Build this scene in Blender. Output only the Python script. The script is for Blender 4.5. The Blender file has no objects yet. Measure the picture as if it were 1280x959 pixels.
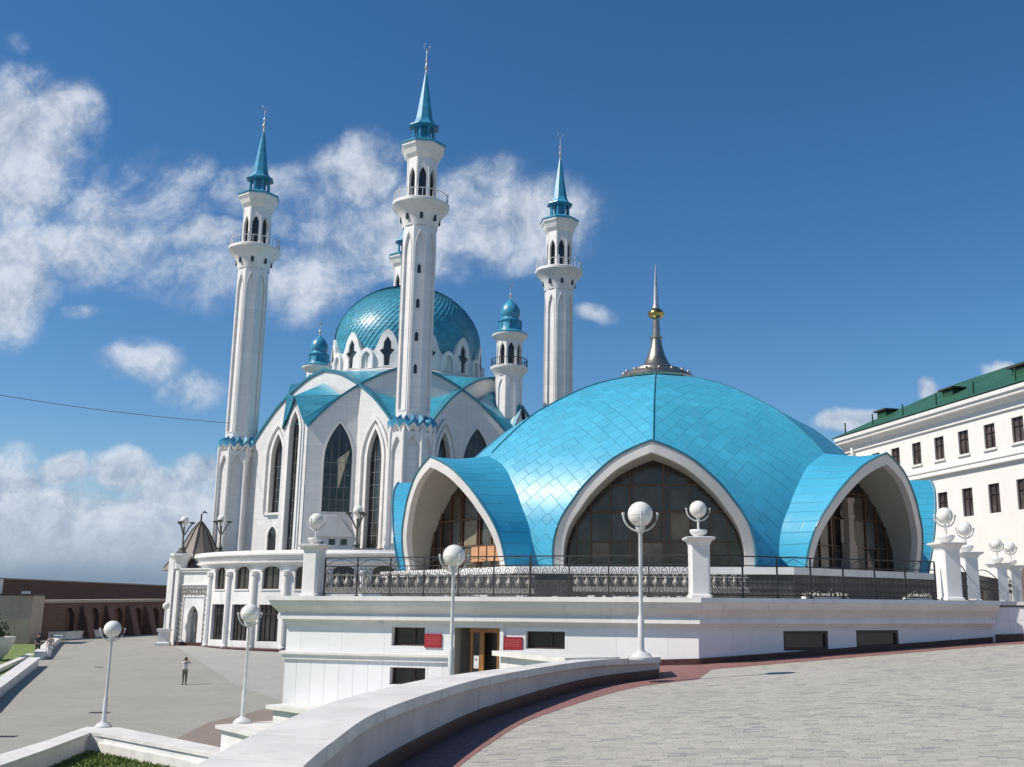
import bpy, math, random
from mathutils import Vector, Matrix
from mathutils.geometry import tessellate_polygon
random.seed(7)
PI = math.pi
rad = math.radians
scene = bpy.context.scene
COL = scene.collection

# ------------------------------------------------------------------ camera
F_PX, CX, CY = 1300.0, 715.0, 480.0          # focal length and principal point in photo pixels
PITCH, ROLL = math.atan(277/1300.0), rad(0.4)
FW = Vector((0, math.cos(PITCH), math.sin(PITCH)))
U0 = Vector((0, -math.sin(PITCH), math.cos(PITCH)))
RT = (Vector((1, 0, 0))*math.cos(ROLL) + U0*math.sin(ROLL)).normalized()
UP = (U0*math.cos(ROLL) - Vector((1, 0, 0))*math.sin(ROLL)).normalized()
def ray(px, py): return FW*F_PX + RT*(px-CX) + UP*(CY-py)
def at(px, py, Y):
    r = ray(px, py); return r*(Y/r.y)
def onz(px, py, z):
    r = ray(px, py); return r*(z/r.z)
def onplane(px, py, p, n):
    r = ray(px, py); return r*(p.dot(n)/r.dot(n))

# ------------------------------------------------------------------ materials
def nodes(m):
    m.use_nodes = True
    nt = m.node_tree
    b = nt.nodes.get('Principled BSDF')
    return nt, b
def link(nt, a, b): nt.links.new(a, b)
def mixcol(nt, fac, a, b, mode='MIX'):
    n = nt.nodes.new('ShaderNodeMix'); n.data_type = 'RGBA'; n.blend_type = mode
    for s, v in ((n.inputs[0], fac), (n.inputs[6], a), (n.inputs[7], b)):
        if hasattr(v, 'is_output'): link(nt, v, s)
        elif isinstance(v, (int, float)): s.default_value = v
        else: s.default_value = (*v, 1) if len(v) == 3 else v
    return n.outputs[2]
def mth(nt, op, a, b=None, c=None, clamp=False):
    n = nt.nodes.new('ShaderNodeMath'); n.operation = op; n.use_clamp = clamp
    for k, v in enumerate((a, b, c)):
        if v is None: continue
        if hasattr(v, 'is_output'): link(nt, v, n.inputs[k])
        else: n.inputs[k].default_value = v
    return n.outputs[0]
def noise(nt, vec, scale, detail=4, rough=.55, dist=0, out='Fac'):
    n = nt.nodes.new('ShaderNodeTexNoise'); n.inputs['Scale'].default_value = scale
    n.inputs['Detail'].default_value = detail; n.inputs['Roughness'].default_value = rough
    n.inputs['Distortion'].default_value = dist
    link(nt, vec, n.inputs['Vector']); return n.outputs[out]
def ramp(nt, fac, a, b, lo=0.0, hi=1.0):
    n = nt.nodes.new('ShaderNodeMapRange'); n.inputs[1].default_value = a; n.inputs[2].default_value = b
    n.inputs[3].default_value = lo; n.inputs[4].default_value = hi; n.interpolation_type = 'SMOOTHSTEP'
    link(nt, fac, n.inputs[0]); return n.outputs[0]
def pos(nt):
    return nt.nodes.new('ShaderNodeNewGeometry').outputs['Position']
def scaled(nt, vec, s, loc=(0, 0, 0), rot=(0, 0, 0)):
    n = nt.nodes.new('ShaderNodeMapping'); n.inputs['Scale'].default_value = s
    n.inputs['Location'].default_value = loc; n.inputs['Rotation'].default_value = rot
    link(nt, vec, n.inputs[0]); return n.outputs[0]
def bump(nt, b, h, strength, dist=.02, prev=None):
    n = nt.nodes.new('ShaderNodeBump'); n.inputs['Strength'].default_value = strength
    n.inputs['Distance'].default_value = dist; link(nt, h, n.inputs['Height'])
    if prev is not None: link(nt, prev, n.inputs['Normal'])
    if b is not None: link(nt, n.outputs[0], b.inputs['Normal'])
    return n.outputs[0]
def mat(name, col, rough=.6, var=.12, scale=1.5, metal=0, spec=.5, bmp=.15, streak=0, coat=0):
    m = bpy.data.materials.new(name); nt, b = nodes(m)
    p = pos(nt)
    n1 = noise(nt, p, scale, 5, .6)
    dark = [c*(1-var) for c in col]; lite = [min(1, c*(1+var*.6)) for c in col]
    c = mixcol(nt, ramp(nt, n1, .3, .7), dark, lite)
    if streak:
        s = noise(nt, scaled(nt, p, (3.5, 3.5, .22)), 1.0, 5, .65)
        c = mixcol(nt, ramp(nt, s, .52, .8, 0, streak), c, [col[0]*.45, col[1]*.43, col[2]*.4])
    link(nt, c, b.inputs['Base Color'])
    b.inputs['Roughness'].default_value = rough; b.inputs['Metallic'].default_value = metal
    b.inputs['Specular IOR Level'].default_value = spec
    b.inputs['Coat Weight'].default_value = coat
    if bmp: bump(nt, b, noise(nt, p, scale*14, 4), bmp, .01)
    return m
def grid_lines(nt, u, width):       # 1 on the seam of a unit cell
    fr = mth(nt, 'FRACT', u)
    d = mth(nt, 'ABSOLUTE', mth(nt, 'SUBTRACT', fr, .5))
    return ramp(nt, d, .5-width, .5-width*.3)
def panel_mat(name, col, su, sz, rough=.35, seam=.5, var=.06, streak=.25, off=0):
    """stone cladding: joints run level and upright on any upright wall"""
    m = bpy.data.materials.new(name); nt, b = nodes(m); p = pos(nt)
    sp = nt.nodes.new('ShaderNodeSeparateXYZ'); link(nt, p, sp.inputs[0])
    h = mth(nt, 'ADD', mth(nt, 'MULTIPLY', sp.outputs[0], .93), mth(nt, 'MULTIPLY', sp.outputs[1], -.62))
    uu = mth(nt, 'DIVIDE', h, su); zz = mth(nt, 'DIVIDE', mth(nt, 'ADD', sp.outputs[2], off), sz)
    ln = mth(nt, 'MAXIMUM', grid_lines(nt, uu, .02*1.0/su), grid_lines(nt, zz, .02*1.0/sz))
    cb = nt.nodes.new('ShaderNodeCombineXYZ')
    link(nt, mth(nt, 'FLOOR', uu), cb.inputs[0]); link(nt, mth(nt, 'FLOOR', zz), cb.inputs[1])
    wn = nt.nodes.new('ShaderNodeTexWhiteNoise'); link(nt, cb.outputs[0], wn.inputs[0])
    c = mixcol(nt, wn.outputs[0], [x*(1-var) for x in col], [min(1, x*(1+var*.5)) for x in col])
    c = mixcol(nt, ramp(nt, noise(nt, p, .7, 5, .6), .35, .75, 0, .5), c, [x*(1-var*1.6) for x in col])
    s = noise(nt, scaled(nt, p, (3.1, 3.1, .2)), 1.0, 5, .65)
    c = mixcol(nt, ramp(nt, s, .55, .85, 0, streak), c, [x*.5 for x in col])
    c = mixcol(nt, mth(nt, 'MULTIPLY', ln, seam), c, [x*.45 for x in col])
    link(nt, c, b.inputs['Base Color']); b.inputs['Roughness'].default_value = rough
    bump(nt, b, mth(nt, 'SUBTRACT', mth(nt, 'MULTIPLY', noise(nt, p, 9, 3), .3), ln), .25, .01)
    return m

M = {}
M['white'] = mat('white_stone', (.76, .745, .72), .5, .09, .9, streak=.38)
M['marble'] = panel_mat('white_marble_cladding', (.72, .70, .68), 1.25, .62, .3, .35)
M['marble_shaft'] = panel_mat('minaret_marble', (.78, .76, .74), 2.0, .9, .4, .3, streak=.35)
M['facade'] = panel_mat('terrace_facade_cladding', (.82, .815, .81), 1.35, 1.5, .45, .2, .05, .3, .33)
M['facade_low'] = panel_mat('terrace_lower_cladding', (.80, .80, .80), .46, 40, .45, .38, .06, .3)
M['cap'] = mat('white_coping', (.68, .66, .62), .65, .12, 1.6, streak=.35, bmp=.3)
M['wallin'] = mat('weathered_wall_render', (.62, .56, .53), .75, .12, 1.4, streak=.5, bmp=.3)
M['red_granite'] = mat('dark_red_granite', (.065, .026, .023), .4, .25, 3)
M['iron'] = mat('black_wrought_iron', (.03, .028, .03), .5, .2, 6)
M['lamp_metal'] = mat('grey_painted_metal', (.60, .61, .60), .45, .1, 4)
M['lamp_dark'] = mat('bronze_lamp_metal', (.10, .11, .10), .45, .2, 4, metal=.3)
M['steel'] = mat('weathered_steel', (.42, .37, .30), .34, .25, 3, metal=.95, bmp=.08)
M['gold'] = mat('gilded_ball', (.45, .34, .12), .25, .2, 5, metal=1, bmp=.02)
M['finial'] = mat('dull_finial_metal', (.62, .60, .55), .3, .2, 4, metal=.8, bmp=.05)
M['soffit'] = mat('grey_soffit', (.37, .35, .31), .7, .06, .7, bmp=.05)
M['rim'] = mat('pale_arch_rim', (.66, .63, .60), .55, .06, 1, bmp=.1, streak=.15)
M['frame_brown'] = mat('brown_window_frame', (.11, .06, .035), .4, .2, 4)
M['frame_dark'] = mat('dark_window_frame', (.05, .035, .03), .45, .2, 4)
M['pane_grey'] = mat('grey_reflecting_blind', (.085, .085, .08), .3, .3, 1.5, bmp=.1)  # grey and brown pane colours painted to vary the reflections in the glazing
M['pane_brown'] = mat('brown_blind', (.10, .075, .05), .4, .3, 1.5, bmp=.1)
M['frame_grey'] = mat('grey_window_tracery', (.16, .155, .15), .5, .15, 3)
M['curtain'] = mat('beige_curtain', (.20, .165, .12), .8, .2, 2)
M['curtain2'] = mat('cream_curtain', (.55, .48, .33), .8, .1, 2)  # colour of the sky reflection painted on one mosque window
M['wood'] = mat('varnished_door_wood', (.34, .15, .045), .35, .25, 3, bmp=.1)
M['woodpanel'] = mat('orange_wood_panelling', (.50, .26, .13), .5, .2, 2)
M['plaque'] = mat('dark_red_plaque', (.33, .02, .035), .35, .08, 3, bmp=0)
M['plaque_line'] = mat('faded_gold_lettering', (.48, .10, .08), .5, .1, 3, bmp=0)
M['paper'] = mat('white_paper_notice', (.8, .8, .78), .6, .03, 3, bmp=0)
M['paper_ink'] = mat('grey_printed_mark', (.35, .35, .38), .6, .03, 3, bmp=0)
M['plinth_dark'] = mat('dark_grey_granite', (.075, .072, .068), .55, .35, 1.6, bmp=.3)
M['brick'] = None
M['beige'] = mat('beige_render', (.40, .32, .26), .8, .1, .6, streak=.3)
M['plaster_r'] = mat('cream_white_plaster', (.74, .70, .655), .75, .04, .5, streak=.12, bmp=.1)
M['cornice_r'] = mat('white_moulding', (.72, .69, .655), .65, .04, 1, streak=.15)
M['vent'] = mat('rusty_dark_vent', (.05, .035, .03), .6, .3, 4)
M['tent'] = mat('grey_brown_sheet_roof', (.17, .145, .125), .55, .2, 1, bmp=.2, streak=.4)
M['lattice'] = mat('pale_grey_lattice', (.36, .34, .30), .6, .2, 3)
M['skin'] = mat('skin', (.45, .28, .2), .6, .05, 5, bmp=0)
M['hair'] = mat('dark_hair', (.03, .02, .015), .7, .2, 9, bmp=0)
M['cloth_white'] = mat('white_cloth', (.78, .77, .76), .8, .05, 5, bmp=0)
M['cloth_pink'] = mat('pale_pink_cloth', (.62, .45, .42), .8, .05, 5, bmp=0)
M['cloth_dark'] = mat('dark_cloth', (.03, .03, .04), .8, .1, 5, bmp=0)
M['cloth_grey'] = mat('grey_brown_cloth', (.16, .14, .12), .8, .1, 5, bmp=0)
M['flower'] = mat('white_petals', (.75, .74, .66), .8, .15, 20, bmp=0)
M['leaf'] = mat('dark_green_leaf', (.04, .07, .025), .7, .3, 8, bmp=0)
M['dome_teal_edge'] = mat('teal_trim', (.035, .19, .27), .35, .15, 1.5, bmp=.05)
M['cable'] = mat('grey_cable', (.05, .06, .08), .6, .1, 3, bmp=0)

def glass_mat(name, col, rough=.08, wav=.08):
    m = bpy.data.materials.new(name); nt, b = nodes(m); p = pos(nt)
    c = mixcol(nt, ramp(nt, noise(nt, p, .9, 3), .35, .7), col, [x*2.4+.004 for x in col])
    link(nt, c, b.inputs['Base Color']); b.inputs['Roughness'].default_value = rough
    b.inputs['Specular IOR Level'].default_value = .6
    bump(nt, b, noise(nt, p, .8, 2), wav, .05)
    return m
M['glass'] = glass_mat('dark_window_glass', (.018, .019, .02))
M['glass_brown'] = glass_mat('brown_tinted_glass', (.026, .02, .016), .12)

def blue_metal(name, base, kind, s=1.0, rough=.2, su=.95, sv=.95, vary=.18, bstr=.35):
    """glazed blue sheet: uv in metres; kind 'diamond', 'course' or 'scale'"""
    m = bpy.data.materials.new(name); nt, b = nodes(m)
    uv = nt.nodes.new('ShaderNodeUVMap').outputs[0]
    sp = nt.nodes.new('ShaderNodeSeparateXYZ'); link(nt, uv, sp.inputs[0])
    u, v = sp.outputs[0], sp.outputs[1]
    if kind == 'diamond':
        a = mth(nt, 'DIVIDE', mth(nt, 'ADD', u, v), su*1.35)
        c = mth(nt, 'DIVIDE', mth(nt, 'SUBTRACT', mth(nt, 'ABSOLUTE', u), v), sv*1.2)
        a = mth(nt, 'DIVIDE', mth(nt, 'ADD', mth(nt, 'ABSOLUTE', u), v), su*1.3)
        a = mth(nt, 'ADD', a, mth(nt, 'MULTIPLY', mth(nt, 'FLOOR', c), .43))
    elif kind == 'cell':
        a = u; c = v
    elif kind == 'course':
        a = mth(nt, 'DIVIDE', u, su); c0 = mth(nt, 'DIVIDE', v, sv)
        a = mth(nt, 'ADD', a, mth(nt, 'MULTIPLY', mth(nt, 'FLOOR', c0), .37)); c = c0
    else:
        a = mth(nt, 'DIVIDE', u, su); c = mth(nt, 'DIVIDE', v, sv)
        tri = mth(nt, 'ABSOLUTE', mth(nt, 'SUBTRACT', mth(nt, 'FRACT', mth(nt, 'ADD', a, .5)), .5))
        half = mth(nt, 'FLOOR', mth(nt, 'ADD', c, tri))
        a2 = mth(nt, 'ADD', a, mth(nt, 'MULTIPLY', half, .5))
    cb = nt.nodes.new('ShaderNodeCombineXYZ')
    link(nt, mth(nt, 'FLOOR', a), cb.inputs[0]); link(nt, mth(nt, 'FLOOR', c), cb.inputs[1])
    wn = nt.nodes.new('ShaderNodeTexWhiteNoise'); link(nt, cb.outputs[0], wn.inputs[0])
    p = pos(nt)
    col = mixcol(nt, wn.outputs[0], [x*(1-vary) for x in base], [min(1, x*(1+vary*.7)) for x in base])
    col = mixcol(nt, ramp(nt, noise(nt, p, .35, 4), .35, .7, 0, .35), col, [x*.8 for x in base])
    if kind == 'cell':
        link(nt, col, b.inputs['Base Color'])
    elif kind == 'scale':
        h = mth(nt, 'FRACT', mth(nt, 'ADD', c, tri))
        link(nt, col, b.inputs['Base Color'])
        bump(nt, b, mth(nt, 'ADD', h, mth(nt, 'MULTIPLY', wn.outputs[0], .15)), bstr, .25)
    else:
        ln = mth(nt, 'MAXIMUM', grid_lines(nt, a, .018), grid_lines(nt, c, .026))
        if kind == 'course':
            ln = mth(nt, 'MAXIMUM', mth(nt, 'MULTIPLY', grid_lines(nt, a, .02), .5), grid_lines(nt, c, .05))
        # worn, uneven joints
        ln = mth(nt, 'MULTIPLY', ln, ramp(nt, noise(nt, p, .8, 3), .3, .6, .35, 1))
        st = nt.nodes.new('ShaderNodeMapping'); st.inputs['Scale'].default_value = (1.6, .18, 1) if kind == 'diamond' else (.25, 1.2, 1); link(nt, uv, st.inputs[0])
        col = mixcol(nt, ramp(nt, noise(nt, st.outputs[0], 1.0, 6, .7), .48, .8, 0, .35), col, [base[0]*1.3+.03, base[1]*.78, base[2]*.78])
        col = mixcol(nt, mth(nt, 'MULTIPLY', ln, .42), col, [x*.35 for x in base])
        link(nt, col, b.inputs['Base Color'])
        # every sheet sits at its own slight tilt
        fa = mth(nt, 'FRACT', a); fc = mth(nt, 'FRACT', c)
        t1 = mth(nt, 'MULTIPLY', fa, mth(nt, 'SUBTRACT', wn.outputs[0], .5))
        sc = nt.nodes.new('ShaderNodeSeparateColor'); link(nt, wn.outputs[1], sc.inputs[0])
        t2 = mth(nt, 'MULTIPLY', fc, mth(nt, 'SUBTRACT', sc.outputs[1], .5))
        hh = mth(nt, 'SUBTRACT', mth(nt, 'ADD', mth(nt, 'MULTIPLY', mth(nt, 'ADD', t1, t2), .5), mth(nt, 'MULTIPLY', noise(nt, p, 1.1, 2), .35)), mth(nt, 'MULTIPLY', ln, .3))
        bump(nt, b, hh, bstr, .06)
    b.inputs['Roughness'].default_value = rough
    b.inputs['Specular IOR Level'].default_value = .5
    return m
M['pav_dome'] = blue_metal('pavilion_blue_diamond_sheet', (.060, .385, .555), 'diamond', rough=.42, su=.72, sv=.72, vary=.09, bstr=.8)
M['pav_vault'] = blue_metal('pavilion_blue_course_sheet', (.052, .36, .54), 'course', rough=.38, su=2.4, sv=.48, vary=.08, bstr=.6)
M['mosque_dome'] = blue_metal('mosque_blue_scales', (.075, .35, .48), 'cell', rough=.36, su=1, sv=1, vary=.22, bstr=.1)
M['mosque_blue'] = blue_metal('mosque_blue_roof_sheet', (.045, .30, .42), 'course', rough=.35, su=1.2, sv=.6)
M['spire_blue'] = mat('minaret_blue_metal', (.045, .27, .42), .36, .25, 1.2, spec=.6, bmp=.1, streak=.25)
M['grey_roof'] = mat('grey_zinc_roof', (.36, .42, .46), .35, .15, 1, metal=.3, bmp=.1)

def brick_mat(name, c1, c2, mortar, w, h, rough=.85, sc=1.0, plane='xz', bm=.4, patch=None, msize=.015, bias=0):
    m = bpy.data.materials.new(name); nt, b = nodes(m); p = pos(nt)
    sp = nt.nodes.new('ShaderNodeSeparateXYZ'); link(nt, p, sp.inputs[0])
    cb = nt.nodes.new('ShaderNodeCombineXYZ')
    if plane == 'xz':
        link(nt, mth(nt, 'ADD', sp.outputs[0], mth(nt, 'MULTIPLY', sp.outputs[1], .5)), cb.inputs[0]); link(nt, sp.outputs[2], cb.inputs[1])
    else:
        link(nt, sp.outputs[0], cb.inputs[0]); link(nt, sp.outputs[1], cb.inputs[1])
    bt = nt.nodes.new('ShaderNodeTexBrick'); link(nt, cb.outputs[0], bt.inputs[0])
    bt.inputs['Color1'].default_value = (*c1, 1); bt.inputs['Color2'].default_value = (*c2, 1); bt.inputs['Mortar'].default_value = (*mortar, 1)
    bt.inputs['Scale'].default_value = 1; bt.inputs['Brick Width'].default_value = w; bt.inputs['Row Height'].default_value = h
    bt.inputs['Mortar Size'].default_value = msize; bt.inputs['Bias'].default_value = bias
    c = bt.outputs[0]
    c = mixcol(nt, ramp(nt, noise(nt, p, .35, 6, .65), .35, .7, 0, .45), c, [x*.72 for x in c1])
    if patch:
        c = mixcol(nt, ramp(nt, noise(nt, scaled(nt, p, (.5, 1.6, 1)), 2.2, 6, .75), .55, .75, 0, .6), c, patch)
    link(nt, c, b.inputs['Base Color']); b.inputs['Roughness'].default_value = rough
    bump(nt, b, mth(nt, 'ADD', bt.outputs[1], mth(nt, 'MULTIPLY', noise(nt, p, 18, 4), -.8)), -bm, .01)
    return m
M['brick'] = brick_mat('old_red_brick', (.175, .092, .066), (.115, .064, .05), (.14, .11, .09), .5, .16, patch=(.075, .05, .04))
M['paving'] = brick_mat('grey_stone_paving', (.52, .495, .44), (.36, .345, .31), (.34, .33, .30), .24, .10, .8, plane='xy', bm=.25, patch=(.26, .25, .225), msize=.008)
def paving_mat():
    m = bpy.data.materials.new('grey_stone_setts'); nt, b = nodes(m); p = pos(nt)
    sp = nt.nodes.new('ShaderNodeSeparateXYZ'); link(nt, scaled(nt, p, (1, 1, 1), rot=(0, 0, .22)), sp.inputs[0])
    row = mth(nt, 'DIVIDE', sp.outputs[1], .09); rf = mth(nt, 'FLOOR', row)
    cx = mth(nt, 'ADD', mth(nt, 'DIVIDE', sp.outputs[0], .18), mth(nt, 'MULTIPLY', mth(nt, 'SINE', mth(nt, 'MULTIPLY', rf, 12.9)), 3.7))
    cb = nt.nodes.new('ShaderNodeCombineXYZ'); link(nt, mth(nt, 'FLOOR', cx), cb.inputs[0]); link(nt, rf, cb.inputs[1])
    wn = nt.nodes.new('ShaderNodeTexWhiteNoise'); link(nt, cb.outputs[0], wn.inputs[0])
    c = mixcol(nt, wn.outputs[0], (.34, .32, .275), (.47, .445, .385))
    c = mixcol(nt, ramp(nt, wn.outputs[0], .86, .93, 0, .8), c, (.20, .20, .20))
    c = mixcol(nt, ramp(nt, noise(nt, scaled(nt, p, (.35, 1.2, 1)), 1.1, 7, .75), .5, .78, 0, .55), c, (.25, .245, .23))
    c = mixcol(nt, ramp(nt, noise(nt, p, .25, 4), .4, .7, 0, .3), c, (.48, .455, .40))
    ln = mth(nt, 'MAXIMUM', grid_lines(nt, cx, .03), grid_lines(nt, row, .06))
    c = mixcol(nt, mth(nt, 'MULTIPLY', ln, .6), c, (.17, .165, .15))
    link(nt, c, b.inputs['Base Color']); b.inputs['Roughness'].default_value = .8
    bump(nt, b, mth(nt, 'ADD', mth(nt, 'SUBTRACT', mth(nt, 'MULTIPLY', wn.outputs[0], .5), ln), mth(nt, 'MULTIPLY', noise(nt, p, 25, 4), .5)), .45, .01); return m
M['paving'] = paving_mat()
M['redpave'] = brick_mat('dull_red_paving', (.30, .135, .12), (.22, .105, .095), (.17, .10, .09), .22, .11, .8, plane='xy', bm=.35)
M['plaza_low'] = brick_mat('lower_plaza_paving', (.345, .33, .285), (.31, .295, .26), (.27, .255, .225), .6, .3, .85, plane='xy', bm=.15, patch=(.27, .25, .205))
M['plaza_pale'] = brick_mat('pale_plaza_paving', (.40, .39, .355), (.35, .345, .32), (.27, .265, .24), .6, .3, .85, plane='xy', bm=.15)
M['brownpave'] = brick_mat('brown_plaza_paving', (.27, .215, .18), (.24, .19, .16), (.19, .155, .135), .4, .2, .85, plane='xy', bm=.15)
def grass_mat():
    m = bpy.data.materials.new('lawn'); nt, b = nodes(m); p = pos(nt)
    n = noise(nt, p, 2.2, 8, .75); n2 = noise(nt, p, 22, 5, .7)
    c = mixcol(nt, ramp(nt, n, .35, .7), (.12, .19, .045), (.25, .31, .09))
    c = mixcol(nt, ramp(nt, n2, .4, .7, 0, .6), c, (.035, .06, .015))
    link(nt, c, b.inputs['Base Color']); b.inputs['Roughness'].default_value = .95
    bump(nt, b, n2, .8, .05); return m
M['grass'] = grass_mat()
M['earth'] = mat('bare_ground', (.20, .19, .16), .9, .25, .05)
def green_roof():
    m = bpy.data.materials.new('green_sheet_roof'); nt, b = nodes(m)
    uv = nt.nodes.new('ShaderNodeUVMap').outputs[0]
    sp = nt.nodes.new('ShaderNodeSeparateXYZ'); link(nt, uv, sp.inputs[0]); p = pos(nt)
    ln = grid_lines(nt, mth(nt, 'DIVIDE', sp.outputs[0], .7), .06)
    c = mixcol(nt, ramp(nt, noise(nt, p, .6, 5), .3, .7), (.022, .085, .042), (.035, .125, .062))
    c = mixcol(nt, mth(nt, 'MULTIPLY', ln, .5), c, (.012, .045, .025))
    link(nt, c, b.inputs['Base Color']); b.inputs['Roughness'].default_value = .45
    bump(nt, b, ln, .6, .05); return m
M['green_roof'] = green_roof()
def globe_mat():
    m = bpy.data.materials.new('milky_globe'); nt, b = nodes(m); p = pos(nt)
    c = mixcol(nt, ramp(nt, noise(nt, p, 5, 4), .35, .75), (.80, .79, .74), (.68, .67, .60))
    link(nt, c, b.inputs['Base Color']); b.inputs['Roughness'].default_value = .22
    b.inputs['Subsurface Weight'].default_value = .25; b.inputs['Subsurface Radius'].default_value = (.1, .1, .1)
    return m
M['globe'] = globe_mat()

# ------------------------------------------------------------------ mesh builder
class MB:
    def __init__(s): s.v = []; s.f = []; s.uv = {}
    def add(s, vs, fs, uvs=None):
        o = len(s.v); s.v += [Vector(p) for p in vs]; s.f += [tuple(i+o for i in f) for f in fs]
        if uvs is not None:
            for i, q in enumerate(uvs): s.uv[o+i] = q
        return s
    def box(s, x0, x1, y0, y1, z0, z1):
        vs = [(x, y, z) for z in (z0, z1) for y in (y0, y1) for x in (x0, x1)]
        return s.add(vs, [(0, 2, 3, 1), (4, 5, 7, 6), (0, 1, 5, 4), (2, 6, 7, 3), (0, 4, 6, 2), (1, 3, 7, 5)])
    def fbox(s, fr, u0, u1, v0, v1, d0, d1):
        vs = [fr(u, v, d) for d in (d0, d1) for v in (v0, v1) for u in (u0, u1)]
        return s.add(vs, [(0, 2, 3, 1), (4, 5, 7, 6), (0, 1, 5, 4), (2, 6, 7, 3), (0, 4, 6, 2), (1, 3, 7, 5)])
    def lathe(s, prof, c=(0, 0, 0), n=24, a0=0, caps=True):
        c = Vector(c); vs = []; fs = []
        for r, z in prof:
            for k in range(n):
                a = a0+2*PI*k/n; vs.append(c+Vector((r*math.cos(a), r*math.sin(a), z)))
        for i in range(len(prof)-1):
            for k in range(n):
                k2 = (k+1) % n; fs.append((i*n+k, i*n+k2, (i+1)*n+k2, (i+1)*n+k))
        if caps:
            fs.append(tuple(range(n-1, -1, -1))); fs.append(tuple((len(prof)-1)*n+k for k in range(n)))
        return s.add(vs, fs)
    def sphere(s, c, r, n=24, m=14, sz=1):
        prof = [(max(1e-4, r*math.sin(PI*i/m)), -r*sz*math.cos(PI*i/m)) for i in range(m+1)]
        return s.lathe(prof, c, n, caps=False)
    def tube(s, pts, r, n=6, closed=False):
        pts = [Vector(p) for p in pts]; N = len(pts); vs = []; fs = []
        for i, p in enumerate(pts):
            a = pts[(i-1) % N] if (closed or i > 0) else p
            b = pts[(i+1) % N] if (closed or i < N-1) else p
            t = (b-a).normalized()
            ref = Vector((0, 0, 1)) if abs(t.z) < .9 else Vector((1, 0, 0))
            x = t.cross(ref).normalized(); y = t.cross(x).normalized()
            rr = r[i] if isinstance(r, (list, tuple)) else r
            for k in range(n):
                an = 2*PI*k/n+PI/4; vs.append(p+x*(rr*math.cos(an))+y*(rr*math.sin(an)))
        for i in range(N if closed else N-1):
            j = (i+1) % N
            for k in range(n):
                k2 = (k+1) % n; fs.append((i*n+k, j*n+k, j*n+k2, i*n+k2))
        if not closed:
            fs.append(tuple(range(n))); fs.append(tuple((N-1)*n+k for k in range(n-1, -1, -1)))
        return s.add(vs, fs)
    def plate(s, fr, outer, holes=(), d0=-.2, d1=0, back=True):
        loops = [list(outer)]+[list(h) for h in holes]
        v3 = [[Vector((p[0], p[1], 0)) for p in l] for l in loops]
        tris = tessellate_polygon(v3)
        flat = [p for l in loops for p in l]; n = len(flat)
        vs = [fr(p[0], p[1], d1) for p in flat]+[fr(p[0], p[1], d0) for p in flat]
        fs = [tuple(t) for t in tris]
        if back: fs += [tuple(i+n for i in reversed(t)) for t in tris]
        o = 0
        for l in loops:
            k = len(l)
            for i in range(k):
                j = (i+1) % k; fs.append((o+i, o+j, n+o+j, n+o+i))
            o += k
        return s.add(vs, fs)
    def poly(s, pts): return s.add(pts, [tuple(range(len(pts)))])
    def prism(s, pts2, z0, z1):
        fr = lambda u, v, d: Vector((u, v, d))
        return s.plate(fr, pts2, (), z0, z1)
    def build(s, name, m, parent=None, smooth=None, fix=True, origin=None):
        me = bpy.data.meshes.new(name)
        off = Vector(origin) if origin is not None else Vector((0, 0, 0))
        if parent is not None:
            q = parent
            while q is not None: off = off+q.location; q = q.parent
        me.from_pydata([p-off for p in s.v], [], s.f); me.update()
        if s.uv:
            ul = me.uv_layers.new(name='UVMap')
            for lp in me.loops: ul.data[lp.index].uv = s.uv.get(lp.vertex_index, (0, 0))
        if fix:
            import bmesh
            bm = bmesh.new(); bm.from_mesh(me); bmesh.ops.recalc_face_normals(bm, faces=bm.faces); bm.to_mesh(me); bm.free()
        if smooth:
            me.shade_smooth(); me.set_sharp_from_angle(angle=rad(smooth))
        me.materials.append(m if not isinstance(m, str) else M[m])
        o = bpy.data.objects.new(name, me); COL.objects.link(o)
        if parent is not None: o.parent = parent
        elif origin is not None: o.location = origin
        return o
def frame(O, ang):
    """upright wall frame whose outward normal points along angle ang (radians); u runs to the left-hand tangent"""
    n = Vector((math.cos(ang), math.sin(ang), 0)); t = Vector((-n.y, n.x, 0)); O = Vector(O)
    return lambda u, v, d: O+t*u+Vector((0, 0, v))+n*d
def tag(o, label, cat, group=None, kind=None):
    if label: o['label'] = label
    if cat: o['category'] = cat
    if group: o['group'] = group
    if kind: o['kind'] = kind
    return o
def thing(name, label, cat, loc=(0, 0, 0), group=None):
    o = bpy.data.objects.new(name, None); o.location = loc; COL.objects.link(o)
    o.empty_display_size = .3
    return tag(o, label, cat, group)
def structure(o): o['kind'] = 'structure'; return o
KIDS = {}
def copy_tree(o, parent=None):
    c = o.copy(); COL.objects.link(c)
    if parent is not None: c.parent = parent
    for ch in [x for x in bpy.data.objects if x.parent == o]: copy_tree(ch, c)
    return c
def place_copy(proto, loc, rz=0, sc=1, label=None, group=None):
    c = copy_tree(proto); c.location = loc; c.rotation_euler = (0, 0, rz); c.scale = (sc, sc, sc)
    if label: c['label'] = label
    if group: c['group'] = group
    return c
def ogive(w, h0, h1, n=7, c=0, pw=1.0):
    """pointed arch outline: half width w, springing h0, apex h1 (counter-clockwise from lower right, without the base)"""
    k = h1-h0; R = (w*w+k*k)/(2*w); pts = []
    amax = math.asin(min(1, k/R))
    for i in range(n+1):
        a = amax*i/n
        pts.append((c+R*math.cos(a)-(R-w), h0+R*math.sin(a)))
    return pts+[(2*c-x, z) for x, z in reversed(pts[:-1])]
def arch_loop(w, z0, h0, h1, n=7, c=0):
    return [(c+w, z0)]+ogive(w, h0, h1, n, c)+[(c-w, z0)]
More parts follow.
